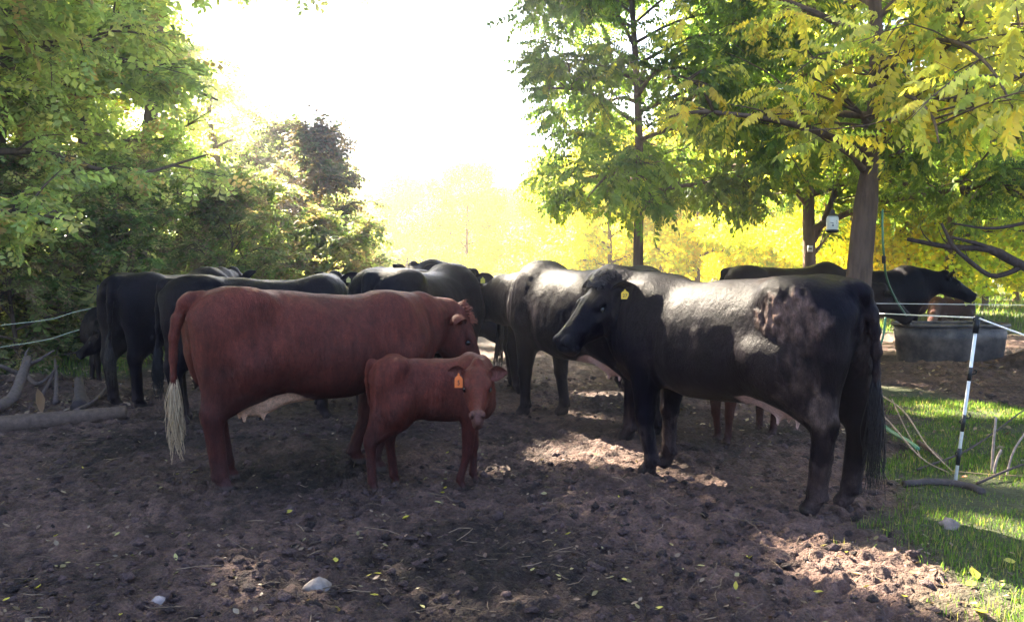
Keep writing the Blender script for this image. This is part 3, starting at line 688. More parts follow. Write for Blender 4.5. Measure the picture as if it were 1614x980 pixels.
# grass
def grass(n, reg, hgt, name, label, wid=.004, power=.5, dens=None):
    d0, d1, a0, a1 = reg; X, Y = scatter(n, d0, d1, a0, a1, power); g = grass_mask(X, Y); cl = fbm(np.stack([X, Y, 0 * X], -1) * 2.2, 3, 91)
    k = g * (.85 + 1.1 * cl) > rs.uniform(.15, .85, n); X, Y = X[k], Y[k]; cl = cl[k]; n = len(X)
    s = hgt * rs.uniform(.4, 1.25, n) * (1 + .7 * cl); D = np.hypot(X, Y); w_ = np.maximum(wid, .00075 * D) * rs.uniform(.7, 1.4, n)
    tv = np.array([(-.5, 0, 0), (.5, 0, 0), (-.38, .10, .5), (.38, .10, .5), (0, .42, 1.0)]); Z = ground_h(X, Y, False) - .01
    R = rotz(rs.uniform(0, 6.3, n), rs.normal(.1, .35, n)); V = tv[None] * np.stack([w_, s, s], -1)[:, None, :]
    V = np.einsum('nij,nkj->nki', R, V) + np.stack([X, Y, Z], -1)[:, None, :]
    base = np.arange(n)[:, None] * 5; Q = base + np.array([[0, 1, 3, 2]]); T = base + np.array([[2, 3, 4]])
    pal = np.array([(.085, .155, .028), (.13, .20, .035), (.045, .08, .02), (.24, .20, .09)]); col = pal[rs.choice(4, n, p=[.35, .25, .2, .2])] * rs.uniform(.7, 1.3, (n, 1))
    o = link(name, mesh_np(name, V.reshape(-1, 3), Q, T, np.repeat(col, 5, 0), False), M['leaf']); tag(o, label, 'grass', kind='stuff'); return o
grass(80000, (3.0, 10.0, 14, 38), .042, 'grass', 'short green grass around the electric fence post')
grass(70000, (17, 75, -12, 40), .16, 'grass', 'sunlit pasture grass under the far trees', .012, None)
grass(15000, (10, 20, -45, -18), .13, 'grass', 'green grass beyond the fallen branch on the left', .008)
# ------------------------------------------------------------------ trees
def proj(P):
    c, s = math.cos(PITCH), math.sin(PITCH); x, y, z = P[:, 0], P[:, 1], P[:, 2] - CAMH
    f = y * c - z * s; u = y * s + z * c; f = np.where(f < .1, .1, f); return 807 + FPX * x / f, 490 - FPX * u / f, f
SUNHOLES = []      # (x, y, z, radius): gaps cut in the crowns so sun lands on chosen spots
def sun_mask(P, ex=.2):
    k = np.ones(len(P), bool); e1 = np.cross(SUNV, [0, 0, 1.]); e2 = np.cross(SUNV, e1); nzs = fbm(np.stack([P @ e1, P @ e2, 0 * P[:, 0]], -1) * 3.3, 2, 88)
    for (x, y, z, r) in SUNHOLES:
        v = P - np.array([x, y, z]); d = v @ SUNV; q = v - d[:, None] * SUNV; rr = (r * 1.12 + ex * .95) * (1 + .75 * nzs); k &= ~(((q ** 2).sum(1) < rr ** 2) & (d > 0))
    return k
def left_edge(P):      # the open sky between the left woods and the right trees
    px, py, f = proj(P); n = fbm(P * .5, 2, 31) * 60 + fbm(P * 2.2, 2, 30) * 30
    b = np.interp(py, [-60, 0, 60, 120, 180, 240, 290, 420], [235, 262, 300, 350, 410, 495, 605, 640])
    return (px < b + n) | (py < -12) & (f > .1) | (py > 430)
def right_edge(P):
    px, py, f = proj(P); n = fbm(P * .6, 2, 33) * 50 + fbm(P * 2.2, 2, 30) * 26
    b = np.interp(py, [0, 60, 130, 200, 260, 320, 345], [830, 830, 860, 850, 815, 815, 930]); return px > b + n

def leaflets(kind, sd=0):
    rv = np.random.RandomState(100 + sd)
    V, T = [], []
    def lf(base, d, nrm, L, W):
        d = d / np.linalg.norm(d); s = np.cross(d, nrm); s /= np.linalg.norm(s); n2 = np.cross(s, d); k = len(V)
        V.extend([base, base + d * L * .45 + s * W - n2 * W * .35, base + d * L - n2 * L * .06, base + d * L * .45 - s * W - n2 * W * .35]); T.extend([(k, k + 1, k + 2), (k, k + 2, k + 3)])
    if kind == 'walnut':
        cv = rv.uniform(-.15, .15); dr = rv.uniform(.12, .4)
        for i in range(7):
            t = .14 + i * .125; b = np.array([t, cv * t * t, -dr * t * t])
            for s in (-1, 1):
                if rv.uniform() < .08: continue
                lf(b + [0, .0, 0], np.array([.35 + rv.normal(0, .12), s * rv.uniform(.35, .75), -rv.uniform(.45, 1.0)]), np.array([rv.normal(.3, .3), rv.normal(0, .2), 1.]), .27 * (1 - .5 * abs(t - .5)) * rv.uniform(.85, 1.15), .058 * rv.uniform(.85, 1.2))
        lf(np.array([1.0, cv, -dr]), np.array([1, cv, -.9]), np.array([0, 0, 1.]), .24, .05)
    elif kind == 'spray':
        r_ = np.random.RandomState(3)
        for i in range(9):
            t = .1 + i * .11; s = (-1) ** i
            lf(np.array([t, 0, -.12 * t]), np.array([.5, s * .9, r_.uniform(-.6, .2)]), np.array([r_.uniform(-.3, .3), 0, 1.]), .30, .10)
    else:
        r_ = np.random.RandomState(8)
        for i in range(7):
            v = r_.normal(0, .5, 3); d = r_.normal(0, 1, 3) + [.4, 0, -.2]; lf(np.array([.5, 0, 0]) + v * .9, d, r_.normal(0, 1, 3), .42, .15)
    return np.array(V), np.array(T)
LK = {k: [leaflets(k, q) for q in range(4 if k == 'walnut' else 1)] for k in ('walnut', 'spray', 'clump')}
def frames(d, rs):
    d = d / (np.linalg.norm(d, axis=1)[:, None] + 1e-9); up = np.array([0, 0, 1.]) + rs.normal(0, .35, d.shape)
    s = np.cross(up, d); s /= np.linalg.norm(s, axis=1)[:, None] + 1e-9; u = np.cross(d, s); return np.stack([d, s, u], -1)
def crown_mesh(name, P, D, S, kind, pal, wts, rs, var=.3):
    VV, FF, CC, off = [], [], [], 0; pal = np.array(pal); sel = rs.randint(len(LK[kind]), size=len(P))
    for q, (tv, tf) in enumerate(LK[kind]):
        m_ = sel == q; n = int(m_.sum()); R = frames(D[m_], rs); k = len(tv); V = tv[None] * S[m_][:, None, None]
        V = np.einsum('nij,nkj->nki', R, V) + P[m_][:, None, :]; FF.append((tf[None] + (np.arange(n) * k)[:, None, None]).reshape(-1, 3) + off); off += n * k
        c = pal[rs.choice(len(pal), n, p=wts)] * rs.uniform(1 - var, 1 + var, (n, 1)); c = np.repeat(c, k, 0).reshape(n, k // 4, 4, 3) * rs.uniform(.8, 1.2, (n, k // 4, 1, 1))
        VV.append(V.reshape(-1, 3)); CC.append(c.reshape(-1, 3))
    return mesh_np(name, np.vstack(VV), None, np.vstack(FF), np.vstack(CC), False)
def grow(rs, H, R, cb, tr, nl=20, sub=9, twig=4, lpt=3, lean=(0, 0), droop=.0, elev=(.1, .6), extra=(), shape=1.0, fork=None, sides=10, twigs=True, keep=None, wl=(0, 0)):
    """returns branch MB and leaf positions/directions, local coordinates"""
    mb = MB(); bc = np.array((.130, .088, .066)); P, D = [], []
    tp = [np.array([0, 0, -.15]), np.array([lean[0] * .05 + rs.normal(0, .02), lean[1] * .05, H * .15]), np.array([lean[0] * .35 + rs.normal(0, .05), lean[1] * .35 + rs.normal(0, .05), H * .45]), np.array([lean[0] * .7 + rs.normal(0, .12), lean[1] * .7 + rs.normal(0, .12), H * .72]), np.array([lean[0] + rs.normal(0, .15), lean[1] + rs.normal(0, .15), H * .96])]
    path = smooth_path(tp, 26); zz = np.linspace(0, 1, 26); rad = tr * ((1 - zz) ** .75 * .9 + .06); rad[0] *= 1.45; rad[1] *= 1.12
    if fork:   # leader splits above this height
        k = zz > fork / H; rad[k] *= .72
    mb.tube(path, rad, sides, False, bc, .12, rs.randint(999))
    def at_h(h):
        t = np.clip(h / (H * .96), 0, 1) * 25; i = min(int(t), 24); return path[i] + (path[i + 1] - path[i]) * (t - i), rad[min(i + 1, 25)]
    limbs = []
    a0 = rs.uniform(0, 6.3)
    for i in range(nl):
        f = (i + rs.uniform(0, .8)) / nl; h = cb + (H * .94 - cb) * f; az = a0 + i * 2.4 + rs.normal(0, .25)
        L = R * shape * math.sqrt(max(1 - f ** 1.7, .03)) * rs.uniform(.75, 1.08) * (.75 + .25 * min(f * 5, 1)); el = elev[0] + (elev[1] - elev[0]) * f + rs.normal(0, .1)
        b, rr = at_h(h); d = np.array([math.cos(az) * math.cos(el), math.sin(az) * math.cos(el), math.sin(el)])
        pts = [b, b + d * L * .35 + [0, 0, .04 * L], b + d * L * .7 + rs.normal(0, .05 * L, 3) + [0, 0, -droop * L * .3], b + d * L + rs.normal(0, .06 * L, 3) + [0, 0, -droop * L]]
        limbs.append((pts, max(min(rr * .6, .012 + .022 * L), .01), L))
    for pts, r0 in extra: limbs.append(([np.array(p, float) for p in pts], r0, float(np.linalg.norm(np.array(pts[-1]) - np.array(pts[0])))))
    for pts, r0, L in limbs:
        lp = smooth_path(pts, 10); forced = any(pts is e[0] for e in extra)
        if keep is not None and not forced:
            kk = keep(lp + np.array([wl[0], wl[1], 0])); bad = np.where(~kk[2:])[0]
            if len(bad) > 5: continue
            if len(bad): lp = smooth_path(lp[:max(int(bad[0]) + 2, 3)], 10)
        mb.tube(lp, r0 * np.linspace(1, .22, 10), 6, False, bc, .1, rs.randint(999))
        for j in range(sub):
            t = rs.uniform(.22, 1.0); k = t * 9; i = min(int(k), 8); b = lp[i] + (lp[i + 1] - lp[i]) * (k - i); tg = lp[i + 1] - lp[i]; tg /= np.linalg.norm(tg)
            sd = np.cross(tg, [0, 0, 1.]); sd /= np.linalg.norm(sd) + 1e-9; d = tg * rs.uniform(.4, 1) + sd * rs.choice([-1, 1]) * rs.uniform(.5, 1.1) + np.array([0, 0, rs.normal(.1, .4)]); d /= np.linalg.norm(d)
            l2 = L * rs.uniform(.22, .42) * (1.15 - .5 * t); sp = smooth_path([b, b + d * l2 * .55 + rs.normal(0, .04 * l2, 3), b + d * l2 + rs.normal(0, .08 * l2, 3) - [0, 0, (.08 + droop) * l2]], 5)
            if keep is not None and not keep(sp[-1:] + np.array([wl[0], wl[1], 0]))[0] and not (forced and rs.uniform() < .3): continue
            mb.tube(sp, np.linspace(max(r0 * .35, .005), .004, 5), 4, False, bc)
            for q in range(twig):
                t2 = rs.uniform(.25, 1.0) * 4; i2 = min(int(t2), 3); b2 = sp[i2] + (sp[i2 + 1] - sp[i2]) * (t2 - i2); d2 = d * .6 + rs.normal(0, .6, 3); d2[2] = d2[2] * .6 - .05; d2 /= np.linalg.norm(d2)
                l3 = rs.uniform(.15, .4) * min(1, R / 3); e = b2 + d2 * l3
                if twigs: mb.tube(np.array([b2, e]), [.004, .002], 3, False, bc)
                for s in range(lpt):
                    u = rs.uniform(.2, 1); P.append(b2 + d2 * l3 * u); dd = d2 * .7 + rs.normal(0, .5, 3); dd[2] = dd[2] * .5 - .15; D.append(dd)
    return mb, np.array(P), np.array(D)
def make_tree(name, label, loc, seed, H, R, cb, tr, size, kind, pal, wts, keep=None, group=None, cat='tree', hole=True, mat='leaf', var=.3, **kw):
    rs = np.random.RandomState(seed); mb, P, D = grow(rs, H, R, cb, tr, keep=keep, wl=loc, **kw); loc = np.array([loc[0], loc[1], 0.]); loc[2] = float(ground_h([loc[0]], [loc[1]], False)[0]) - .03
    k = np.ones(len(P), bool)
    if keep is not None: k &= keep(P + loc)
    if hole: k &= sun_mask(P + loc + D / (np.linalg.norm(D, axis=1)[:, None] + 1e-6) * size * .4, size * .2)
    P, D = P[k], D[k]
    root = empty(name, loc); tag(root, label, cat, group); mb.build('trunk', M['bark'], root)
    link('crown', crown_mesh('crown', P, D, size * rs.uniform(.7, 1.2, len(P)), kind, pal, wts, rs, var), M[mat], root)
    return root
def copy_tree(o, loc, rz, sc, label, group=None):
    c = o.copy(); COL.objects.link(c); c.location = loc; c.rotation_euler = (0, 0, rz); c.scale = (sc, sc, sc); c['label'] = label
    if group: c['group'] = group
    for ch in o.children: k = ch.copy(); COL.objects.link(k); k.parent = c
    return c
GREEN = [(.16, .23, .05), (.23, .29, .06), (.10, .17, .04), (.42, .40, .07)]
YEL = [(.68, .56, .12), (.60, .55, .15), (.40, .44, .10), (.68, .50, .09)]
WOODS = [(.34, .41, .17), (.46, .50, .20), (.56, .52, .22), (.50, .34, .18)]

# patches of sun on the yard and on the cattle (gaps cut in the crowns along the sun's rays)
def hole(px, py, r, z=0.0, D=None):
    p = G(px, py) if D is None else at(px, py, D); SUNHOLES.append((p[0], p[1], p[2], r))
for px, py, r in ((735, 738, .2), (790, 728, .26), (850, 725, .3), (915, 722, .26), (975, 728, .26), (1030, 735, .22), (1090, 745, .2), (700, 700, .12), (900, 695, .2), (830, 700, .18), (760, 700, .15), (1160, 770, .2), (1215, 775, .14), (960, 632, .3), (1010, 630, .3), (800, 545, .4), (1110, 725, .2),
                  (1180, 915, .10), (1260, 912, .14), (1350, 918, .15), (1430, 935, .16), (1500, 900, .12), (1575, 905, .16), (1600, 960, .3), (1590, 835, .14), (1640, 850, .2), (700, 960, .13), (880, 965, .12), (560, 940, .07), (1540, 655, .3), (1450, 645, .3), (1590, 650, .35), (1420, 610, .3), (400, 975, .1), (650, 890, .06), (1000, 835, .05), (1130, 790, .1), (760, 560, .5), (780, 600, .3), (1000, 640, .25), (700, 965, .1), (980, 900, .06), (150, 760, .08), (1470, 720, .12), (1600, 770, .15), (280, 600, .15), (1240, 850, .06), (1090, 880, .07), (940, 830, .05), (820, 850, .05), (560, 830, .05), (320, 900, .05), (180, 840, .05), (1380, 860, .06), (480, 930, .05), (870, 790, .05)):
    hole(px, py, r)
for px, py, r, D in ((790, 465, .28, 9.0), (830, 500, .18, 8.3), (822, 540, .15, 8.2), (858, 470, .2, 8.0), (865, 515, .10, 8.0), (1052, 480, .15, 5.7), (1035, 535, .09, 5.8), (1050, 575, .08, 5.7), (1078, 560, .05, 5.6), (1115, 520, .07, 5.4),
                     (725, 480, .05, 6.6), (560, 450, .15, 9.5), (640, 440, .08, 8.2)):
    hole(px, py, r, 0, D)
R_ = lambda P: right_edge(P)
# the yellow walnut by the tank, its limbs reach over the cattle
def main_keep(P):
    px, py, f = proj(P); n = fbm(P * .9, 2, 60) * 45
    low = np.interp(px, [1000, 1100, 1200, 1330, 1420, 1500, 1614, 1700], [215, 225, 235, 225, 215, 205, 180, 180])
    return (py < low + n) & ~((px > 1335) & (px < 1425) & (py > 205)) & ~((px > 1340) & (px < 1440) & (py > 60) & (n < 8)) & (px > 1045 + n + np.clip(py - 120, -200, 60) * -.15)
ml = [4.42, 10.7]
def loc_at(px, py, D): p = at(px, py, D); return (p[0] - ml[0], p[1] - ml[1], p[2])
make_tree('walnut_tree', 'thick trunked walnut with big yellow leaves beside the rubber tank', ml, 11, 8.6, 4.6, 2.9, .205, .44, 'walnut', YEL + [(.20, .25, .05), (.72, .62, .14)], [.27, .25, .18, .10, .12, .08], main_keep,
          nl=24, sub=10, twig=3, lpt=3, lean=(.75, .1), droop=.05, elev=(.15, .9), fork=3.4, sides=18,
          extra=[([loc_at(1362, 275, 10.6), loc_at(1330, 262, 10.2), loc_at(1290, 240, 9.7), loc_at(1210, 216, 9.0)], .062, ),
                 ([loc_at(1360, 262, 10.6), loc_at(1320, 225, 10.1), loc_at(1240, 218, 9.6), loc_at(1170, 205, 9.2)], .05),
                 ([loc_at(1375, 205, 10.6), loc_at(1352, 165, 10.3), loc_at(1348, 130, 10.0), loc_at(1290, 95, 8.6), loc_at(1180, 75, 7.6)], .06),
                 ([loc_at(1395, 160, 10.6), loc_at(1420, 120, 10.5), loc_at(1445, 60, 10.3), loc_at(1452, -40, 10.2)], .10),
                 ([loc_at(1400, 150, 10.6), loc_at(1450, 125, 9.8), loc_at(1500, 60, 9.0), loc_at(1540, -20, 8.4)], .045),
                 ([loc_at(1390, 215, 10.6), loc_at(1440, 150, 9.6), loc_at(1530, 158, 8.6), loc_at(1640, 160, 7.6)], .05),
                 ([loc_at(1390, 140, 10.6), loc_at(1360, 80, 9.6), loc_at(1250, 45, 8.4), loc_at(1140, -10, 7.4)], .05),
                 ([loc_at(1400, 100, 10.6), loc_at(1330, 60, 8.6), loc_at(1240, 130, 7.4), loc_at(1180, 190, 6.9)], .03),
                 ([loc_at(1400, 140, 10.6), loc_at(1440, 150, 8.6), loc_at(1470, 180, 7.4), loc_at(1480, 220, 6.9)], .03),
                 ([loc_at(1410, 60, 10.6), loc_at(1500, 60, 8.6), loc_at(1560, 100, 7.4), loc_at(1600, 170, 6.9)], .03)])
# green walnuts behind
p = at(1368, 422, 19.5); make_tree('walnut_tree', 'green walnut furthest back, hidden behind the thick trunk', (p[0], p[1]), 26, 10.5, 4.6, 3.2, .14, .55, 'walnut', GREEN, [.3, .35, .15, .2], lambda P: right_edge(P) & (proj(P)[1] < 325 + 40 * fbm(P, 2, 66)), nl=28, sub=12, twig=4, lpt=3)
def g1keep(P):
    px, py, f = proj(P); n = fbm(P * .9, 2, 61) * 40; return right_edge(P) & (py < np.interp(px, [780, 850, 950, 1060, 1200], [290, 335, 345, 335, 330]) + n)
p = at(1006, 422, 15.0); make_tree('walnut_tree', 'green walnut with thin bare trunk behind the black cows, left of the hanging jar', (p[0], p[1]), 21, 9.0, 3.9, 2.7, .12, .44, 'walnut', GREEN, [.42, .3, .2, .08], g1keep, nl=40, sub=17, twig=5, lpt=4, elev=(-.05, .6), droop=.22)
def g2keep(P):
    px, py, f = proj(P); n = fbm(P * .9, 2, 62) * 45; return right_edge(P) & (py < np.interp(px, [1000, 1150, 1300, 1450], [250, 300, 335, 330]) + n)
p = at(1276, 422, 16.5); make_tree('walnut_tree', 'green walnut with forked dark trunk between the hanging jar and the cows', (p[0], p[1]), 22, 9.5, 4.0, 2.6, .17, .38, 'walnut', GREEN, [.4, .3, .15, .15], g2keep, nl=30, sub=13, twig=5, lpt=3, elev=(.0, .8),
          extra=[([(0, 0, 1.9), (.35, 0, 2.6), (.6, .1, 3.4), (.9, .2, 4.6)], .08), ([(0, 0, 1.7), (-.4, 0, 2.1), (-.9, .1, 2.3), (-1.3, 0, 2.3)], .05), ([(.05, 0, 1.7), (.45, -.1, 2.2), (1.1, .1, 2.45), (1.8, .1, 2.4)], .05)])
def g3keep(P):
    px, py, f = proj(P); n = fbm(P * .9, 2, 63) * 40; return (px > 1385) & (py < np.interp(px, [1380, 1450, 1520, 1614, 1750], [300, 350, 365, 345, 330]) + n)
p = at(1655, 422, 14.0); make_tree('walnut_tree', 'dark green walnut hanging low over the right end of the pasture', (p[0], p[1]), 23, 8.5, 4.2, 2.3, .17, .38, 'walnut', GREEN, [.4, .25, .3, .05], g3keep, nl=30, sub=13, twig=5, lpt=3, elev=(.0, .8), droop=.15)
p = at(1495, 422, 21.0); make_tree('walnut_tree', 'second dark green walnut behind the low hanging one at the right', (p[0], p[1]), 24, 9.5, 4.6, 3.0, .13, .5, 'walnut', GREEN, [.4, .3, .2, .1], lambda P: g3keep(P) | (P[:, 2] > 6), nl=26, sub=11, twig=4, lpt=3)
# tree off the right edge: bare low limbs reach into the picture
rl = (8.3, 9.6); q = lambda px, py, D: (lambda a: (a[0] - rl[0], a[1] - rl[1], a[2]))(at(px, py, D))
make_tree('walnut_tree', 'walnut at the right edge with dark bare low limbs above the tank', rl, 25, 8.5, 4.6, 3.2, .2, .5, 'walnut', YEL + GREEN[:2], [.3, .2, .15, .1, .15, .1], lambda P: (proj(P)[1] < 40 + 60 * fbm(P, 2, 3)) & (proj(P)[0] > 1550) | (proj(P)[0] > 1660), nl=18, sub=9, twig=3, lpt=2,
          extra=[])
mb = MB(); bc = np.array((.07, .048, .042))
def stick(pts, r0, r1, sd=0): mb.tube(smooth_path([at(*p) for p in pts], 16), np.linspace(r0, r1, 16), 7, True, bc, .25, sd)
stick([(1900, 560, 9.4), (1720, 462, 9.2), (1614, 420, 9.0), (1560, 393, 9.0), (1500, 390, 9.1), (1430, 377, 9.2)], .075, .022)
stick([(1608, 420, 9.0), (1590, 430, 9.0), (1560, 434, 8.9), (1520, 405, 8.9), (1500, 385, 8.9), (1484, 352, 8.9)], .034, .014, 2)
stick([(1562, 393, 9.0), (1540, 384, 9.0), (1500, 374, 9.0)], .028, .016, 3)
stick([(1700, 330, 9.0), (1614, 352, 9.0), (1560, 360, 9.0), (1500, 352, 9.0)], .03, .008, 4)
for a in ((1500, 390, 9.1), (1470, 384, 9.1), (1540, 420, 8.9)): stick([a, (a[0] - 14, a[1] - 14, a[2]), (a[0] - 22, a[1] - 34, a[2])], .008, .003, 5)
o = mb.build('dead_limb', M['bark']); bpy.context.view_layer.update(); par = [c for c in COL.objects if c.get('label', '').startswith('walnut at the right edge')][0]; o.parent = par; o.matrix_parent_inverse = par.matrix_world.inverted()

# tall shade trees: crowns above the picture
kw = dict(nl=30, sub=15, twig=4, lpt=7, elev=(-.05, .8))
make_tree('tall_tree', 'tallest leaning tree at the upper left, crown over the yard', (-9.6, 15.0), 31, 16, 9.4, 6.0, .26, .55, 'spray', WOODS, [.4, .35, .2, .05], left_edge, 'trees of the left wood', lean=(2.2, -.2), **kw)
make_tree('tall_tree', 'tall tree behind the leaning one, crown reaching over the yard', (-12.2, 18.0), 36, 17, 9.5, 7.0, .26, .55, 'spray', WOODS, [.4, .35, .2, .05], left_edge, 'trees of the left wood', lean=(7.5, -3.0), **kw)
make_tree('tall_tree', 'tall broad tree further back at the upper left', (-10.8, 24), 32, 17, 8.5, 8.0, .28, .6, 'spray', WOODS, [.4, .35, .2, .05], left_edge, 'trees of the left wood', lean=(1.5, 0), **kw)
make_tree('tall_tree', 'tall tree just beyond the upper edge on the left', (-13.5, 18), 33, 16, 7.5, 4.0, .26, .6, 'spray', WOODS, [.4, .35, .2, .05], left_edge, 'trees of the left wood', **kw)
make_tree('tall_tree', 'tall tree outside the left edge shading the yard', (-11.0, 8.6), 34, 15, 7.5, 6.0, .26, .45, 'spray', WOODS, [.4, .35, .2, .05], left_edge, 'trees of the left wood', **kw)
make_tree('tall_tree', 'second tall tree outside the left edge', (-17, 12.5), 35, 17, 7.5, 3.5, .26, .6, 'spray', WOODS, [.4, .35, .2, .05], left_edge, 'trees of the left wood', **kw)
# the left wood
wl = [(-8.3, 12.3, 8.5, 3.6, 2.2, .42), (-9.6, 13.0, 11, 4.4, 1.0, .5), (-10.5, 21, 11, 4.4, 1.0, .55), (-10.2, 29, 10, 4.4, .8, .6), (-11.2, 36, 10, 4.6, .8, .7), (-12, 44, 10, 5, .8, .8), (-12.5, 54, 9.5, 5, .8, .9), (-13.5, 16.5, 13, 4.5, 1.0, .55), (-15, 27, 13, 5, 1.5, .65), (-11.2, 66, 9, 5.5, .8, 1.0), (-16, 38, 13, 5, 1.5, .8)]
wn = ['nearest leafy tree reaching in from the upper left corner', 'leafy tree at the far left edge behind the fence', 'bushy tree with light leaves behind the left fence', 'green tree midway along the left wood', 'hazy green tree past the middle of the left wood', 'pale hazy tree towards the end of the left wood', 'small pale tree near the end of the left wood', 'tall leafy tree behind the leftmost one', 'tall dim tree in the second row of the left wood', 'last faint tree of the left wood against the sky', 'tall faint tree deep in the left wood']
for i, (x, y, H, R, cb, s) in enumerate(wl):
    make_tree('broadleaf_tree', wn[i], (x, y), 41 + i, H, R, cb, .17, s * 1.0, 'spray', WOODS, [[.4, .3, .2, .1], [.3, .4, .25, .05], [.4, .35, .15, .1]][i % 3], left_edge, 'trees of the left wood', nl=24, sub=9, twig=4, lpt=3, elev=(-.1, .7), twigs=i < 3, lean=(rs.normal(0, .4), 0))
# dark reddish tree at the end of the thicket
DK = [(.10, .085, .06), (.13, .08, .06), (.08, .11, .055), (.20, .13, .06)]
p = at(500, 422, 22); make_tree('small_tree', 'dark purplish small tree above the backs of the black cows', (p[0], p[1]), 61, 5.2, 2.0, .9, .1, .42, 'spray', DK, [.3, .25, .25, .2], None, nl=24, sub=9, twig=3, lpt=2, elev=(.3, 1.1))
p = at(455, 422, 25); make_tree('small_tree', 'dark green small tree left of the purplish one', (p[0], p[1]), 62, 5.8, 2.3, .8, .1, .45, 'spray', DK + GREEN[:1], [.2, .15, .25, .1, .3], None, nl=24, sub=9, twig=3, lpt=2, elev=(.2, 1.0))
# understorey
sh = [(-7.6, 12.6, 2.6, 1.7), (-6.3, 13.4, 2.3, 1.5), (-9.3, 12.6, 2.8, 1.8), (-5.2, 15, 2.7, 1.7), (-7.0, 15.5, 3.3, 2), (-8.6, 15, 3.4, 2), (-4.0, 17.5, 2.4, 1.6), (-5.8, 18, 3.2, 2), (-11.2, 14.5, 3.5, 2.2), (-5.0, 22, 2.9, 1.9), (-7.5, 22, 3.5, 2.2), (-6.8, 27, 3.5, 2.4), (-9.0, 19, 4, 2.4), (-8.5, 32, 4, 2.8), (-5.9, 31, 2.6, 2.0)]
sn = ['ragged olive shrub behind the black calf', 'low brownish shrub behind the black cow at the left', 'dense shrub at the left edge of the fence', 'scrubby bush above the back of the red cow', 'thick green bush behind the wire fence post', 'tangled olive bush left of the fence post', 'low bush behind the black cow with the tagged ear', 'green bush in the middle of the thicket', 'big shrub at the far left', 'bush at the right part of the thicket', 'tall bush deep in the thicket', 'faint bush near the purplish tree', 'tall scrub behind the leftmost shrubs', 'hazy bush at the back of the thicket', 'small hazy bush beside the yellow orchard']
BR = [(.28, .29, .12), (.30, .21, .14), (.18, .25, .09), (.50, .45, .22)]
for i, (x, y, H, R) in enumerate(sh):
    make_tree('shrub', sn[i], (x, y), 71 + i, H, R, .15, .04, .26 if y < 16 else .36, 'spray', BR, [[.35, .3, .25, .1], [.25, .15, .5, .1], [.3, .2, .4, .1]][i % 3], left_edge, 'shrubs of the thicket', 'shrub', nl=20, sub=9, twig=3, lpt=3, elev=(.0, 1.2), shape=1.0)
# orchard in full sun
rs = np.random.RandomState(77)
YO = [(.80, .66, .05), (.66, .64, .07), (.50, .56, .06), (.85, .62, .04)]
def sky_low(P):
    px, py, f = proj(P); return np.ones(len(P), bool)
var = [make_tree('orchard_tree', 'yellow orchard tree', (0, -60 - 9 * i), 101 + i, [6.6, 6.0, 7.2, 6.3][i], [2.9, 2.7, 3.1, 2.6][i], [1.7, 1.9, 1.8, 1.5][i], .13, .40, 'clump', YO, [[.3, .3, .2, .2], [.2, .35, .35, .1], [.35, .25, .1, .3], [.3, .4, .2, .1]][i], None, hole=False, nl=22, sub=9, twig=4, lpt=5, elev=(.05, .9), twigs=False) for i in range(4)]
ords = [(1431, 25), (1495, 22.5), (1468, 31), (1554, 30), (1603, 36), (1290, 27), (1100, 31), (1345, 33), (735, 42), (640, 47), (1310, 24), (870, 36), (960, 33), (800, 50), (690, 56), (900, 45), (1040, 38), (1180, 38), (1250, 35), (1400, 38), (1520, 42), (1460, 46), (1590, 50), (1360, 50), (1270, 46), (1150, 48), (1050, 50), (980, 56), (860, 60), (760, 64), (620, 62), (1640, 30), (1700, 38), (1680, 46), (1550, 60), (1440, 62), (1320, 66), (1210, 60), (1100, 66), (940, 72), (820, 76), (700, 76), (590, 58), (1600, 70), (1500, 74), (1380, 80), (1250, 80), (1000, 84), (880, 88), (760, 88), (650, 90), (1800, 34), (1790, 50), (1720, 62), (575, 75), (1150, 92), (1300, 95), (1450, 95), (1580, 92)]
ADJ = ['slender', 'broad', 'ragged', 'full', 'thin crowned', 'low branching']
def where(px, D):
    b = 'at the right edge' if px > 1585 else 'above the tank' if px > 1500 else 'above the black head facing right' if px > 1440 else 'just right of the thick trunk' if px > 1385 else 'behind the thick trunk' if px > 1330 else 'near the hanging jar' if px > 1230 else 'above the flat black back' if px > 1130 else 'behind the bare thin trunk' if px > 960 else 'above the wrinkled black cow' if px > 800 else 'above the tagged ear in the middle' if px > 700 else 'above the humped black cow' if px > 610 else 'beside the dark thicket'
    r = 'in the nearest row' if D < 32 else 'in the second row' if D < 43 else 'in the third row' if D < 55 else 'in the fourth row' if D < 72 else 'in the last row'
    return b, r
used = {}
for i, (px, D) in enumerate(ords):
    p = at(px, 430, D); v = i % 4; b, r = where(px, D)
    for ad in ADJ[v:] + ADJ:
        lb = '%s yellow orchard tree %s, %s' % (ad, b, r)
        if lb not in used: break
    used[lb] = 1; rz = rs.uniform(0, 6.3); sc = rs.uniform(.88, 1.08)
    z = float(ground_h([p[0]], [p[1]], False)[0]) - .02
    if i < 4: var[v].location = (p[0], p[1], z); var[v].rotation_euler = (0, 0, rz); var[v]['label'] = lb; var[v]['group'] = 'yellow orchard trees'
    else: copy_tree(var[v], (p[0], p[1], z), rz, sc, lb, 'yellow orchard trees')
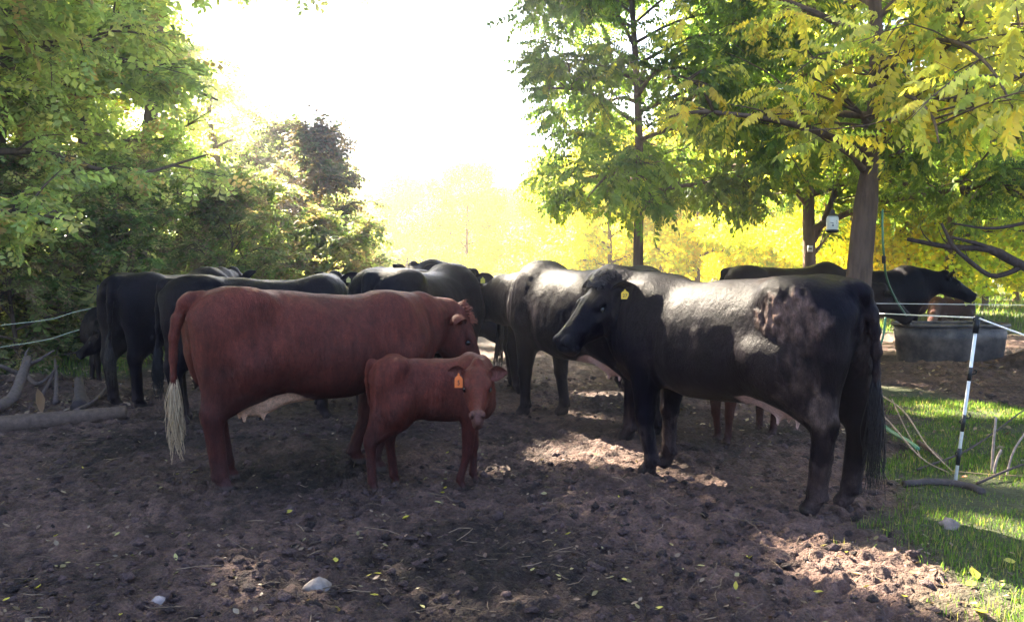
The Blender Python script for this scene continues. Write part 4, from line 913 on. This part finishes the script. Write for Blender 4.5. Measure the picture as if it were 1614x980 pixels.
# far wooded ridge
hx = np.linspace(-260, 260, 90); mbh = MB()
ys = np.linspace(0, 1, 8); Vv = []
for t in ys:
    for x in hx: Vv.append((x, 190 + 80 * t, -1 + 22 * math.sin(t * PI / 2) * (1 + .25 * math.sin(x * .021 + 1) + .10 * math.sin(x * .09) + .05 * math.sin(x * .31)) * (0.75 + .25 * math.tanh((-x + 20) / 60))))
i = np.arange(7)[:, None] * 90; j = np.arange(89)[None, :]
me = mesh_np('hills', Vv, np.stack([i + j, i + j + 1, i + 91 + j, i + 90 + j], -1).reshape(-1, 4), None, np.full((720, 3), .06) * np.array([.8, 1.2, .7])); tag(link('hills', me, vcol_mat('wooded_hill', .95, .1, .5, .5, 1.5, 1, .5)), kind='structure')
# ------------------------------------------------------------------ the cattle
BL = COATS['black']['coat']; CREAM = (.42, .30, .18); MUDC = (.060, .038, .033)
def inv(h, f, p3, scale, xs=1.0):     # world point -> animal local
    H, F = np.array(h[:2]), np.array(f[:2]); dr = F - H; a = math.atan2(dr[1], dr[0]); c = (H + F) / 2; o2 = (-.74 + .52) / 2 * scale * xs
    ox, oy = c[0] - o2 * math.cos(a), c[1] - o2 * math.sin(a); dx, dy = p3[0] - ox, p3[1] - oy
    return ((dx * math.cos(a) + dy * math.sin(a)) / scale / xs, (-dx * math.sin(a) + dy * math.cos(a)) / scale, p3[2] / scale)
def ivec(h, f, v):
    dr = np.array(f[:2]) - np.array(h[:2]); a = math.atan2(dr[1], dr[0]); return (v[0] * math.cos(a) + v[1] * math.sin(a), -v[0] * math.sin(a) + v[1] * math.cos(a), v[2])
def cow(label, hind, ang, scale, hd=None, hdir=None, coat='black', name='cow', cat='cow', res=.014, loc_head=None, span=None, group=None, up=None, mud=None, **P):
    """hind: (px, py) of the hind feet or world xy; ang: heading in degrees, 0 = right, 90 = away; hd: head position as (px, py, depth)"""
    h = G(*hind)[:2] if hind[0] > 50 or hind[1] > 50 else np.array(hind, float); a = math.radians(ang); xs = P.setdefault('xs', .76 if P.get('calf') else 1.0); sp = 1.26 * scale * xs
    f = h + sp * np.array([math.cos(a), math.sin(a)])
    if hd is not None: P['head'] = inv(h, f, at(*hd), scale, xs); P['hdir'] = ivec(h, f, hdir)
    P['z'] = float(ground_h([(h[0] + f[0]) / 2], [(h[1] + f[1]) / 2], False)[0]) - .025
    return make_animal(name, label, cat, P, h, f, coat, scale, res, group, mud=mud)
# red cow, side on
cow('large red cow standing side on, cream tail switch and pale udder', (338, 765), 31, .985, (712, 502, 6.55), (.42, .08, -.88), 'red', res=.0125, hscale=1.08, udder=True, crest=.05, folds=0, top={6: -.01, 7: -.03, 8: -.085, 9: -.09, 10: -.04}, poll_hair=((.20, .055, .03), 160),
    switch=(CREAM, .46), tail=[(-.80, 0, 1.30), (-.90, .0, 1.26), (-.97, .0, 1.10), (-.985, .0, .85), (-.98, .0, .66)], ear=(-.25, -.25, 1.0), feet={'FR': (-.16, 0, 0), 'FL': (-.20, 0, 0), 'HR': (.02, 0, 0), 'HL': (.12, 0, 0)}, udpatch=1, legmud=.35)
# red calf in front of it
cow('red calf with orange ear tag in front of the red cow, facing the camera', (603, 764), 6, .66, (752, 590, 4.90), (.02, -.91, -.41), 'red', 'calf', 'calf', .0095, calf=True, xs=.72, hscale=1.14, earsize=1.02, tag=(-1, (.75, .17, .03), '5', .066), tag_face=(0, -1, 0), ear=(-.10, .10, 1.0), ear_face=(.8, .1, .1), crest=.02, depth=1.08, width=1.05,
    feet={'HR': (-.12, 0, 0), 'HL': (.16, .02, 0), 'FR': (-.16, .0, 0), 'FL': (.04, .0, 0)}, switch=(COATS['red']['coat'], .25), tail=[(-.86, 0, 1.28), (-.93, .0, 1.22), (-.94, .03, 1.05), (-.90, .05, .85), (-.86, .06, .75)], neckmid=(.66, -.24, 1.18), legmud=.3)
# big black cow on the right
cow('big black cow with mud caked on its haunch and a yellow ear tag', (1312, 802), 131.5, 1.045, (962, 462, 5.95), (-.66, -.42, -.60), res=.0125, hscale=.97, top={7: -.02, 8: -.05, 9: -.05}, udder=True, udsize=.94, udpatch=.5, tag=(1, (.72, .46, .03), '27', .052), tag_face=(-.12, -1, 0), ear=(-.30, .0, 1.0), ear_face=(.1, .1, .9), poll_hair=((.03, .025, .028), 420), crest=.08,
    neckmid=(.90, .10, 1.20), folds=1.3, feet={'HL': (.03, 0, 0), 'HR': (-.02, 0, 0), 'FL': (-.05, 0, 0), 'FR': (.05, 0, 0)}, switch=(BL, .62), tail=[(-.80, 0, 1.30), (-.885, -.01, 1.26), (-.93, -.05, 1.1), (-.94, -.07, .9), (-.94, -.08, .70)], legmud=1.5,
    mud=[((-.62, .26, 1.12), (.20, .16, .14), 1.0, .015, (.14, .088, .072)), ((-.66, .22, .85), (.13, .16, .28), .6, .006, (.060, .038, .032)), ((-.78, .18, .62), (.09, .12, .14), .7, .006, (.09, .062, .052)), ((-.92, -.1, .95), (.12, .14, .35), .6, .014, MUDC), ((-.76, .15, .25), (.1, .1, .3), .6, .008, MUDC), ((-.45, .1, 1.33), (.2, .14, .05), .35, .004, MUDC), ((.52, .15, .2), (.1, .1, .25), .7, .010, MUDC), ((.52, -.15, .2), (.1, .1, .25), .7, .010, MUDC)])
# wrinkled cow in the middle
cow('black cow in the middle with wrinkled sunlit neck, white udder and muddy hind feet', (1012, 688), 126, 1.09, (738, 470, 9.4), (-.6, .5, -.6), res=.015, udder=True, udpatch=1, folds=2.0, crest=.02, feet={'FL': (.08, 0, 0), 'FR': (-.10, 0, 0)}, switch=(BL, .5))
cow('black cow with only its rump and legs showing behind the wrinkled one', (.05, 9.6), 8, 1.03, res=.018, head=(1.12, .0, .85), hdir=(.5, 0, -.85), switch=(BL, .4))
# cows behind the red cow
cow('humped black cow behind the head of the red cow, yellow tag in its ear', (-1.22, 7.5), 64, 1.07, (738, 448, 9.0), (.35, .75, -.5), res=.015, tag=(-1, (.75, .62, .08), '', .05), tag_face=(-.3, -1, 0), ear=(-.3, .1, 1.0), ear_face=(-.8, 0, .2), crest=.0)
cow('long black cow standing side on directly behind the red cow', (-3.12, 7.75), 17, 1.03, (527, 450, 8.75), (.35, .75, -.45), res=.015, top={7: -.02, 8: -.05, 9: -.05}, tag=(-1, (.62, .52, .16), '', .045), tag_face=(-.2, -1, 0), ear=(-.1, .55, .8), ear_face=(-.8, 0, .2), crest=.02)
cow('black cow seen from the rear, left of the red cow tail', (200, 640), 72, 1.05, (368, 440, 10.7), (.3, .9, -.3), res=.016, switch=(BL, .4), ear=(-.1, .5, .8), crest=.05)
cow('black calf peeking out left of the black cow rump, head low', (-4.66, 10.75), 212, .72, (158, 528, 9.9), (-.86, -.12, -.48), 'black', 'calf', 'calf', .014, calf=True, feet={'FR': (.12, 0, .0)}, ear=(-.4, .3, .8), switch=None)
cow('black cow with only head and ears above the humped cow', (-2.5, 10.6), 4, 1.02, (744, 442, 10.8), (.75, .4, -.5), res=.019, ear=(-.1, .4, .8), switch=None)
cow('dark cow furthest back with one ear showing over the humped cow', (-2.2, 13.6), -35, 1.10, (652, 428, 12.4), (.3, -.8, -.3), res=.022, ear=(-.1, .5, .8), switch=None, crest=.1)
cow('young black heifer in the gap between the humped and the wrinkled cow', (.0, 11.0), 178, .80, res=.018, head=(1.1, .0, .8), hdir=(.5, 0, -.8), depth=.85, switch=(BL, .3))
# hidden calf behind the big black cow
cow('reddish brown calf with only its legs showing below the big black cow', (2.22, 7.15), 216, .60, (1080, 560, 6.6), (-.8, -.3, -.5), 'red', 'calf', 'calf', .012, calf=True, switch=None, legmud=.7, feet={'FL': (.06, 0, 0), 'FR': (-.06, 0, 0)})
# cows by the tree
cow('black cow with flat back behind the thick trunk, rump to the left', (3.40, 12.6), 1, 1.10, res=.02, head=(1.22, -.15, .95), hdir=(.6, 0, -.75), coat='black', switch=(BL, .4))
cow('black cow behind the tank, head in profile facing right', (5.55, 14.3), 3, 1.06, (1487, 441, 14.2), (.92, -.1, -.52), res=.022, crest=.03, ear=(-.2, .6, .8), switch=(BL, .4))
cow('red brown calf lying down behind the rubber tank', (1525, 512), 185, .86, (1462, 492, 15.2), (-.8, -.3, -.4), 'red', 'calf', 'calf', .018, calf=True, lying=True, switch=None)
# ------------------------------------------------------------------ things in the yard
BLK, WHT = (.012, .012, .014), (.78, .78, .74)
# rubber stock tank
def rubber():
    m, nt, p = newmat('dusty_rubber'); c = _coord(nt); n = _noise(nt, 5, 7, .7, c); r = nt.nodes.new('ShaderNodeValToRGB')
    r.color_ramp.elements[0].position = .38; r.color_ramp.elements[0].color = (.026, .022, .021, 1); r.color_ramp.elements[1].position = .62; r.color_ramp.elements[1].color = (.14, .11, .09, 1)
    nt.links.new(n.outputs[0], r.inputs[0]); nt.links.new(r.outputs[0], p.inputs['Base Color']); p.inputs['Roughness'].default_value = .6
    nt.links.new(_bump(nt, n.outputs[0], .4, .01).outputs[0], p.inputs['Normal']); return m
M['rubber'] = rubber(); tc = at(1497, 540, 12.75); tc[2] = float(ground_h([tc[0]], [tc[1]], False)[0]) - .01
root = empty('water_tank', tc); tag(root, 'large oval black rubber stock tank with dusty sides', 'tank')
mb = MB(); R0 = .86
mb.lathe([(.02, .0), (R0 * .90, 0), (R0 * .915, .02), (R0 * .93, .16), (R0 * .945, .17), (R0 * .955, .34), (R0 * .965, .35), (R0 * .98, .545), (R0 * .955, .545), (R0 * .94, .36), (R0 * .92, .2), (R0 * .9, .06), (.02, .05)], (0, 0, 0), 72, (1, 1, 1), 1, .60); mb.build('tub', M['rubber'], root)
mb = MB(); t = np.linspace(0, 2 * PI, 73); mb.tube(np.stack([R0 * np.cos(t), R0 * .60 * np.sin(t), np.full(73, .57) + .008 * np.sin(3 * t)], -1), .027, 10, False); mb.build('rim', M['rubber'], root)
mb = MB(); a = np.linspace(0, 2 * PI, 64, endpoint=False); V = [(0, 0, .42)] + [(R0 * .945 * math.cos(q), R0 * .567 * math.sin(q), .42) for q in a]; mb.add(V, None, [(0, 1 + i, 1 + (i + 1) % 64) for i in range(64)])
m_, n_, p_ = newmat('dark_water'); p_.inputs['Base Color'].default_value = (.012, .016, .012, 1); p_.inputs['Roughness'].default_value = .05; nb = _noise(n_, 8, 3, .5, _coord(n_)); n_.links.new(_bump(n_, nb.outputs[0], .15, .01).outputs[0], p_.inputs['Normal']); mb.build('water', m_, root)
# green hose from the tree into the tank
m_, n_, p_ = newmat('green_hose'); p_.inputs['Base Color'].default_value = (.06, .20, .11, 1); p_.inputs['Roughness'].default_value = .4; M['hose'] = m_
def cord(name, label, cat, pts, r, mat, n=50, col=(1, 1, 1), group=None, sides=7):
    mb = MB(); mb.tube(smooth_path([at(*p) for p in pts], n), r, sides, True, col); return tag(mb.build(name, mat), label, cat, group)
hs = cord('garden_hose', 'green hose hanging beside the thick trunk down into the tank', 'hose', [(1391, 330, 10.5), (1391, 360, 10.45), (1393, 398, 10.5), (1398, 440, 10.9), (1413, 474, 11.6), (1430, 500, 12.5), (1434, 512, 12.75)], .014, M['hose'])
mb = MB(); a, b = at(1393, 404, 10.5), at(1393, 414, 10.55); mb.tube([a, b], .024, 10, True, BLK); mb.build('coupling', M['plain'], hs); mb = MB(); mb.tube([at(1432, 505, 12.6), at(1434, 511, 12.72)], .024, 10, True, (.3, .33, .3)); mb.build('nozzle', M['plain'], hs)
cord('garden_hose', 'pale green hose hanging down behind the rump of the big black cow', 'hose', [(1396, 500, 9.4), (1392, 530, 9.4), (1383, 556, 9.4), (1374, 580, 9.3), (1360, 620, 9.0)], .013, M['hose'])
cord('green_cord', 'piece of green tubing lying in the grass behind the black cow', 'tubing', [(1392, 670, 6.9), (1408, 682, 6.7), (1430, 694, 6.4), (1447, 707, 6.2)], .016, M['hose'])
# electric fence post with tape
b0 = G(1505, 764); top = at(1541, 498, b0[1] - .02); root = empty('fence_post', b0); tag(root, 'white step-in fence post with black bands leaning in the grass', 'post')
dv = top - b0; f = lambda t: dv * t
mb = MB(); mb.tube([f(-.06), f(.94)], .0105, 10, True, WHT); mb.build('shaft', M['plain'], root)
for (a, b, r) in ((.90, 1.0, .019), (.62, .70, .0125), (.32, .42, .0125), (.12, .22, .0135)):
    mb = MB(); mb.tube([f(a), f(b)], r, 10, True, BLK); mb.build('band', M['plain'], root)
for (a, s) in ((.97, -1), (.97, 1), (.40, 1), (.37, -1), (.66, 1), (.18, -1)):
    mb = MB(); c = f(a); mb.tube(smooth_path([c, c + [s * .028, -.012, .004], c + [s * .032, -.02, .022], c + [s * .018, -.022, .03]], 8), .005, 6, True, BLK); mb.build('clip', M['plain'], root)
G1 = 'fence tapes'
pt = (1541, 501, b0[1] - .02)
cord('fence_tape', 'white electric tape running left from the top of the leaning post', 'fence tape', [(1352, 492.5, 10.45), (1450, 497, 7.2), pt], .006, M['plain'], 30, WHT, None, 6)
cord('fence_tape', 'white electric tape sloping right from the top of the leaning post', 'fence tape', [pt, (1614, 528, 5.0), (1760, 580, 4.1)], .006, M['plain'], 20, WHT, None, 6)
cord('fence_wire', 'thin white wire crossing in front of the black cow beside the trunk', 'wire', [(1352, 478, 10.45), (1500, 479.5, 9.4), (1760, 482, 8.2)], .0045, M['plain'], 20, WHT, None, 5)
mb = MB(); p0 = G(1550, 482); mb.tube([p0 - [0, 0, .05], p0 + [.03, 0, .95]], .011, 8, True, WHT); r_ = tag(mb.build('fence_post', M['plain']), 'thin far white post on the sunlit pasture', 'post')
# left fence
mb = MB(); p0 = at(155, 520, 11.2); mb.tube([(p0[0], p0[1], -.1), (p0[0] + .01, p0[1], 1.22)], .016, 8, True, (.03, .032, .03)); tag(mb.build('fence_post', M['plain']), 'dark steel fence post among the leaves above the black calf', 'post')
WC = (.42, .47, .36)
for i, (pts, lb) in enumerate(((((-60, 524, 8.6), (0, 513, 9.6), (80, 503, 10.4), (155, 485, 11.2), (330, 470, 14)), 'upper pale wire sloping across the left thicket'), (((-60, 556, 8.6), (0, 547, 9.6), (75, 535, 10.4), (155, 514, 11.2), (330, 492, 14)), 'lower pale wire sloping across the left thicket'))):
    cord('fence_wire', lb, 'wire', pts, .0055, M['plain'], 30, WC, None, 5)
# hanging jar
jp = at(1312, 352, 9.6); root = empty('hanging_jar', jp); tag(root, 'pale plastic jar with dark cap hanging from a limb left of the thick trunk', 'jar')
m_, n_, p_ = newmat('milky_plastic'); p_.inputs['Base Color'].default_value = (.66, .68, .60, 1); p_.inputs['Roughness'].default_value = .35; p_.inputs['Transmission Weight'].default_value = .25; M['milky'] = m_
mb = MB(); mb.lathe([(.0, -.085), (.062, -.085), (.067, -.075), (.068, .055), (.060, .078), (.045, .09), (0, .09)], (0, 0, 0), 28); mb.build('body', M['milky'], root)
mb = MB(); mb.lathe([(.0, -.112), (.050, -.110), (.068, -.098), (.071, -.078), (.069, -.074)], (0, 0, 0), 28, BLK); mb.build('base', M['plain'], root)
mb = MB(); mb.lathe([(.072, .086), (.062, .094), (.036, .108), (.028, .12), (.024, .15), (.01, .165), (0, .168)], (0, 0, 0), 28, (.02, .013, .013)); mb.build('cap', M['plain'], root)
mb = MB(); mb.tube([(0, 0, .16), (0, 0, .30), (.0, 0, .75)], .003, 5, True, BLK); mb.build('hanging_wire', M['plain'], root)
mb = MB()
def mark(ax, az, wd_, ht, sl=0):      # small printed marks wrapped on the jar
    for k in range(3):
        u = ax + (k - 1) * wd_ / 3; an = -PI / 2 + u / .068; r = .0695; R = np.array([[math.cos(an + PI / 2), -math.sin(an + PI / 2), 0], [math.sin(an + PI / 2), math.cos(an + PI / 2), 0], [0, 0, 1]])
        mb.box((r * math.cos(an), r * math.sin(an), az + sl * (k - 1)), (wd_ / 3 * 1.05, .0012, ht), R, (.02, .03, .07))
mark(-.034, .003, .026, .006, -.002); mark(-.018, -.004, .009, .012); mark(-.018, -.028, .018, .015); mark(.024, .026, .014, .005); mark(.026, -.004, .010, .008); mark(.030, .010, .012, .003)
mb.build('label_print', M['plain'], root)
# small white tag on the forked tree
mb = MB(); p0 = at(1277, 392, 16.2); mb.box(p0, (.10, .02, .12), None, WHT); mb.box(p0 + [0, -.012, 0], (.06, .01, .03), None, (.1, .1, .1)); tag(mb.build('marker_plate', M['plain']), 'small white plate fixed on the forked trunk behind the cows', 'marker')
# fallen log and dead branches at the left
def ground_log(name, label, pts, r0, r1, col, cat='log', n=22, sides=14, rough=.12, side=(), lift=.6, sd=0):
    P = [];
    for p in pts:
        g = G(p[0], p[1]); z = float(ground_h([g[0]], [g[1]], False)[0]); P.append((g[0], g[1], z + (p[2] if len(p) > 2 else 0)))
    P = smooth_path(P, n); rr = np.linspace(r0, r1, n); P[:, 2] += rr * lift; mb = MB(); mb.tube(P, rr, sides, True, col, rough, sd); root = mb.build(name, M['wood'])
    tag(root, label, cat)
    for s in side:
        mb = MB(); mb.tube(smooth_path([at(*q) for q in s[0]], 14), np.linspace(s[1], s[2], 14), 8, True, col, .15, sd + 1); mb.build('twig', M['wood'], root)
    return root
ground_log('log', 'long grey barkless log lying across the mud at the left edge', [(-90, 682), (60, 671), (150, 663), (198, 658)], .085, .072, (.10, .068, .052))
ground_log('fallen_branch', 'forked grey dead branch resting on the mud at the left edge', [(-30, 655, 0), (15, 640, .02), (30, 632, .12), (45, 622, .30)], .070, .045, (.11, .082, .072), 'branch', rough=.2, sd=4,
           side=[([(40, 590, 9.5), (45, 575, 9.5), (60, 568, 9.6), (85, 552, 9.8)], .04, .012), ([(38, 592, 9.5), (20, 585, 9.4), (5, 578, 9.3), (-20, 570, 9.2)], .035, .015), ([(36, 596, 9.5), (25, 620, 9.6), (12, 640, 9.8)], .03, .012), ([(42, 590, 9.5), (55, 604, 9.3), (70, 600, 9.3), (88, 580, 9.3)], .028, .01), ([(42, 580, 9.5), (40, 560, 9.5), (46, 548, 9.6)], .022, .006)])
for k, (pts, lb) in enumerate(((((62, 638, .02), (75, 628, .06), (92, 618, .16)), 'short pale stick leaning up beside the forked branch'), (((88, 640, .0), (90, 626, .12), (88, 612, .26)), 'stubby upright broken stick beside the fallen log'), (((120, 650, .0), (150, 640, .03), (176, 628, .10)), 'low crooked stick between the log and the black cow'))):
    ground_log('stick', lb, pts, .026, .013, (.09, .065, .06), 'stick', 10, 8, .3, sd=k)
ground_log('tree_stump', 'low broken stump standing behind the fallen log', [(128, 645, 0), (127, 640, .08), (125, 634, .18)], .09, .04, (.06, .045, .042), 'stump', 10, 10, .4, lift=.0)
g = G(60, 652); mb = MB(); V = LT * np.array([.26, .24, .25]); V = V @ np.array([[0, 0, -1.], [0, 1, 0], [1, 0, 0]]); mb.add(V + np.array([g[0], g[1], .13]), LF, None, (.26, .16, .10)); tag(mb.build('dry_leaf', M['litter']), 'big curled tan leaf standing upright behind the log', 'leaf')
# branches at the right
ground_log('fallen_branch', 'thick grey stick lying in the grass at the foot of the fence post', [(1425, 768), (1470, 765), (1520, 770), (1548, 780)], .022, .026, (.07, .055, .05), 'branch', 14, 9, .25)
for k, (pts, r, lb, c) in enumerate((
    (((1352, 662, .25), (1400, 700, .16), (1450, 735, .05), (1495, 748, 0)), .009, 'long thin pale twig sloping down from behind the cow to the post', (.30, .22, .16)),
    (((1368, 664, .30), (1420, 690, .22), (1460, 722, .08), (1500, 745, .0)), .008, 'upper thin pale twig sloping down towards the post', (.32, .24, .17)),
    (((1405, 665, .2), (1425, 700, .12), (1450, 728, .03)), .006, 'short thin twig crossing the longer pale twigs', (.28, .2, .15)),
    (((1447, 708, .03), (1470, 722, .02), (1492, 738, .01)), .020, 'stubby brown stick beyond the green tubing', (.13, .08, .06)),
    (((1445, 745, .0), (1530, 720, .05), (1614, 668, .12)), .010, 'dark thin branch lying behind the fence post', (.06, .045, .04)),
    (((1540, 765, .0), (1600, 752, .06), (1700, 730, .12)), .010, 'dark thin branch at the right edge in the grass', (.06, .045, .04)),
    (((1500, 748, .01), (1560, 752, .01), (1614, 756, .02)), .005, 'long straw lying right of the post foot', (.3, .22, .12)))):
    ground_log('twig', lb, pts, r, r * .6, c, 'twig', 16, 6, .2, sd=k)
for k, (a, h, tx, r, lb) in enumerate(((1563, .40, .02, .010, 'tall white barkless stick upright in the grass at the right'), (1566, .18, .05, .010, 'short white stub beside the tall white stick'), (1585, .36, .16, .008, 'slanting white stick nearest the right edge'))):
    g = G(a, (745, 748, 752)[k]); mb = MB(); mb.tube(smooth_path([g - [0, 0, .03], g + [tx * .3, 0, h * .5], g + [tx, 0, h]], 8), np.linspace(r, r * .75, 8), 7, True, (.34, .27, .23), .2, k); tag(mb.build('stick', M['wood']), lb, 'stick')
# stones
def stone(px, py, r, col, lb, sd):
    g = G(px, py); tv, tf = lump(sd); V = tv * np.array([1.2, 1, .8]) * r; mb = MB(); mb.add(V + np.array([g[0], g[1], float(ground_h([g[0]], [g[1]])[0]) + r * .35]), tf, None, col); tag(mb.build('stone', M['wood']), lb, 'stone')
stone(503, 918, .055, (.20, .17, .15), 'pale rounded stone half sunk in the mud in the foreground', 3)
stone(1248, 858 - 5, .03, (.40, .33, .30), 'small pale stone at the edge of the grass on the right', 4) if False else None
stone(250, 948, .022, (.30, .25, .24), 'small round grey pebble at the lower left', 5)
stone(1497, 832, .04, (.2, .16, .14), 'pale stone at the edge of the grass on the right', 2)
# separate yellow leaves on the mud
LVS = [(640, 814, .11, 0), (698, 775, .07, 0), (690, 792, .07, 1), (702, 768, .05, 0), (455, 806, .07, 0), (529, 883, .08, 0), (88, 850, .05, 0), (185, 848, .05, 1), (272, 842, .05, 1), (60, 925, .06, 0), (277, 887, .06, 1), (595, 901, .06, 0), (582, 913, .05, 0), (590, 935, .06, 0), (1037, 965, .08, 0), (984, 912, .06, 0), (895, 845, .06, 0), (840, 893, .06, 1), (1181, 886, .10, 0), (1105, 897, .06, 1), (1145, 952, .08, 2), (1160, 930, .06, 0), (1290, 929, .07, 0), (1394, 838, .05, 0), (1334, 878, .05, 0), (1535, 910, .13, 0), (1530, 925, .09, 0), (1545, 972, .14, 0), (1470, 907, .08, 2), (1445, 905, .07, 2), (1268, 806, .055, 2), (1230, 740, .05, 1), (862, 751, .05, 0), (975, 788, .04, 0), (1215, 700, .05, 0), (10, 942, .05, 0), (10, 832, .08, 2), (640, 850, .06, 2), (720, 928, .05, 1), (665, 943, .06, 1), (130, 742, .04, 0), (145, 762, .05, 3), (405, 772, .03, 1), (1185, 766, .05, 0), (1520, 758, .07, 3), (960, 866, .06, 2), (298, 855, .05, 1), (705, 718, .05, 0), (702, 752, .05, 1), (1560, 690, .06, 2), (190, 970, .06, 0), (880, 905, .05, 1), (1000, 950, .05, 2), (1075, 905, .05, 1), (780, 770, .05, 2), (440, 700, .05, 2), (60, 757, .07, 2), (1350, 905, .07, 2), (1425, 950, .08, 0), (1590, 890, .10, 0)]
rl_ = np.random.RandomState(9); PC = [(.40, .34, .04), (.34, .30, .11), (.24, .16, .11), (.28, .08, .02)]; PN = ['yellow', 'pale yellow', 'tan', 'orange brown']
def near_what(px, py):
    v = 'nearest the viewer' if py > 880 else 'halfway back' if py > 790 else 'further back'
    h = 'at the far left' if px < 120 else 'below the red cow tail' if px < 330 else 'below the red cow' if px < 560 else 'below the red calf' if px < 800 else 'below the wrinkled black cow' if px < 1010 else 'below the big black cow front feet' if px < 1220 else 'near the big black cow hind feet' if px < 1400 else 'at the right edge of the mud' if px < 1500 else 'on the grass at the right'
    return h, v
seen = {}
for i, (px, py, s, k) in enumerate(sorted(LVS)):
    g = G(px, py); s = s * .68; V = LT * s * np.array([1, rl_.uniform(.6, 1), rl_.uniform(.6, 1.6)]); a = rl_.uniform(0, 6.3); R = rotz(np.array([a]), np.array([rl_.normal(0, .25)]), np.array([rl_.normal(0, .25)]))[0]
    z = float(ground_h([g[0]], [g[1]])[0]) + .012 + s * .08; mb = MB(); mb.add(V @ R.T + np.array([g[0], g[1], z]), LF, None, np.array(PC[k]) * rl_.uniform(.85, 1.15))
    h, v = near_what(px, py); base = '%s leaf %s, %s' % (PN[k], h, v); sz = 'large ' if s > .06 else 'small ' if s < .04 else ''
    lb = sz + base
    if lb in seen:
        for t in ('second ', 'third ', 'fourth ', 'fifth ', 'sixth '):
            if t + base + ', from the left' not in seen: lb = t + base + ', from the left'; break
    seen[lb] = 1; tag(mb.build('fallen_leaf', M['litter']), lb, 'leaf', 'leaves fallen on the yard')
# ------------------------------------------------------------------ haze added to the air to stand in for lens glare
mb = MB(); mb.box((0, 0, 13.0), (700, 700, 30.0)); m = bpy.data.materials.new('haze'); m.use_nodes = True; nt = m.node_tree
nt.nodes.remove(nt.nodes['Principled BSDF']); v = nt.nodes.new('ShaderNodeVolumePrincipled'); v.inputs['Color'].default_value = (.96, .90, .84, 1); v.inputs['Density'].default_value = .0052; v.inputs['Anisotropy'].default_value = .8
nt.links.new(v.outputs[0], nt.nodes['Material Output'].inputs['Volume']); tag(mb.build('haze', m, smooth=False), kind='stuff', label='bright haze added to the air in place of lens glare', cat='haze')
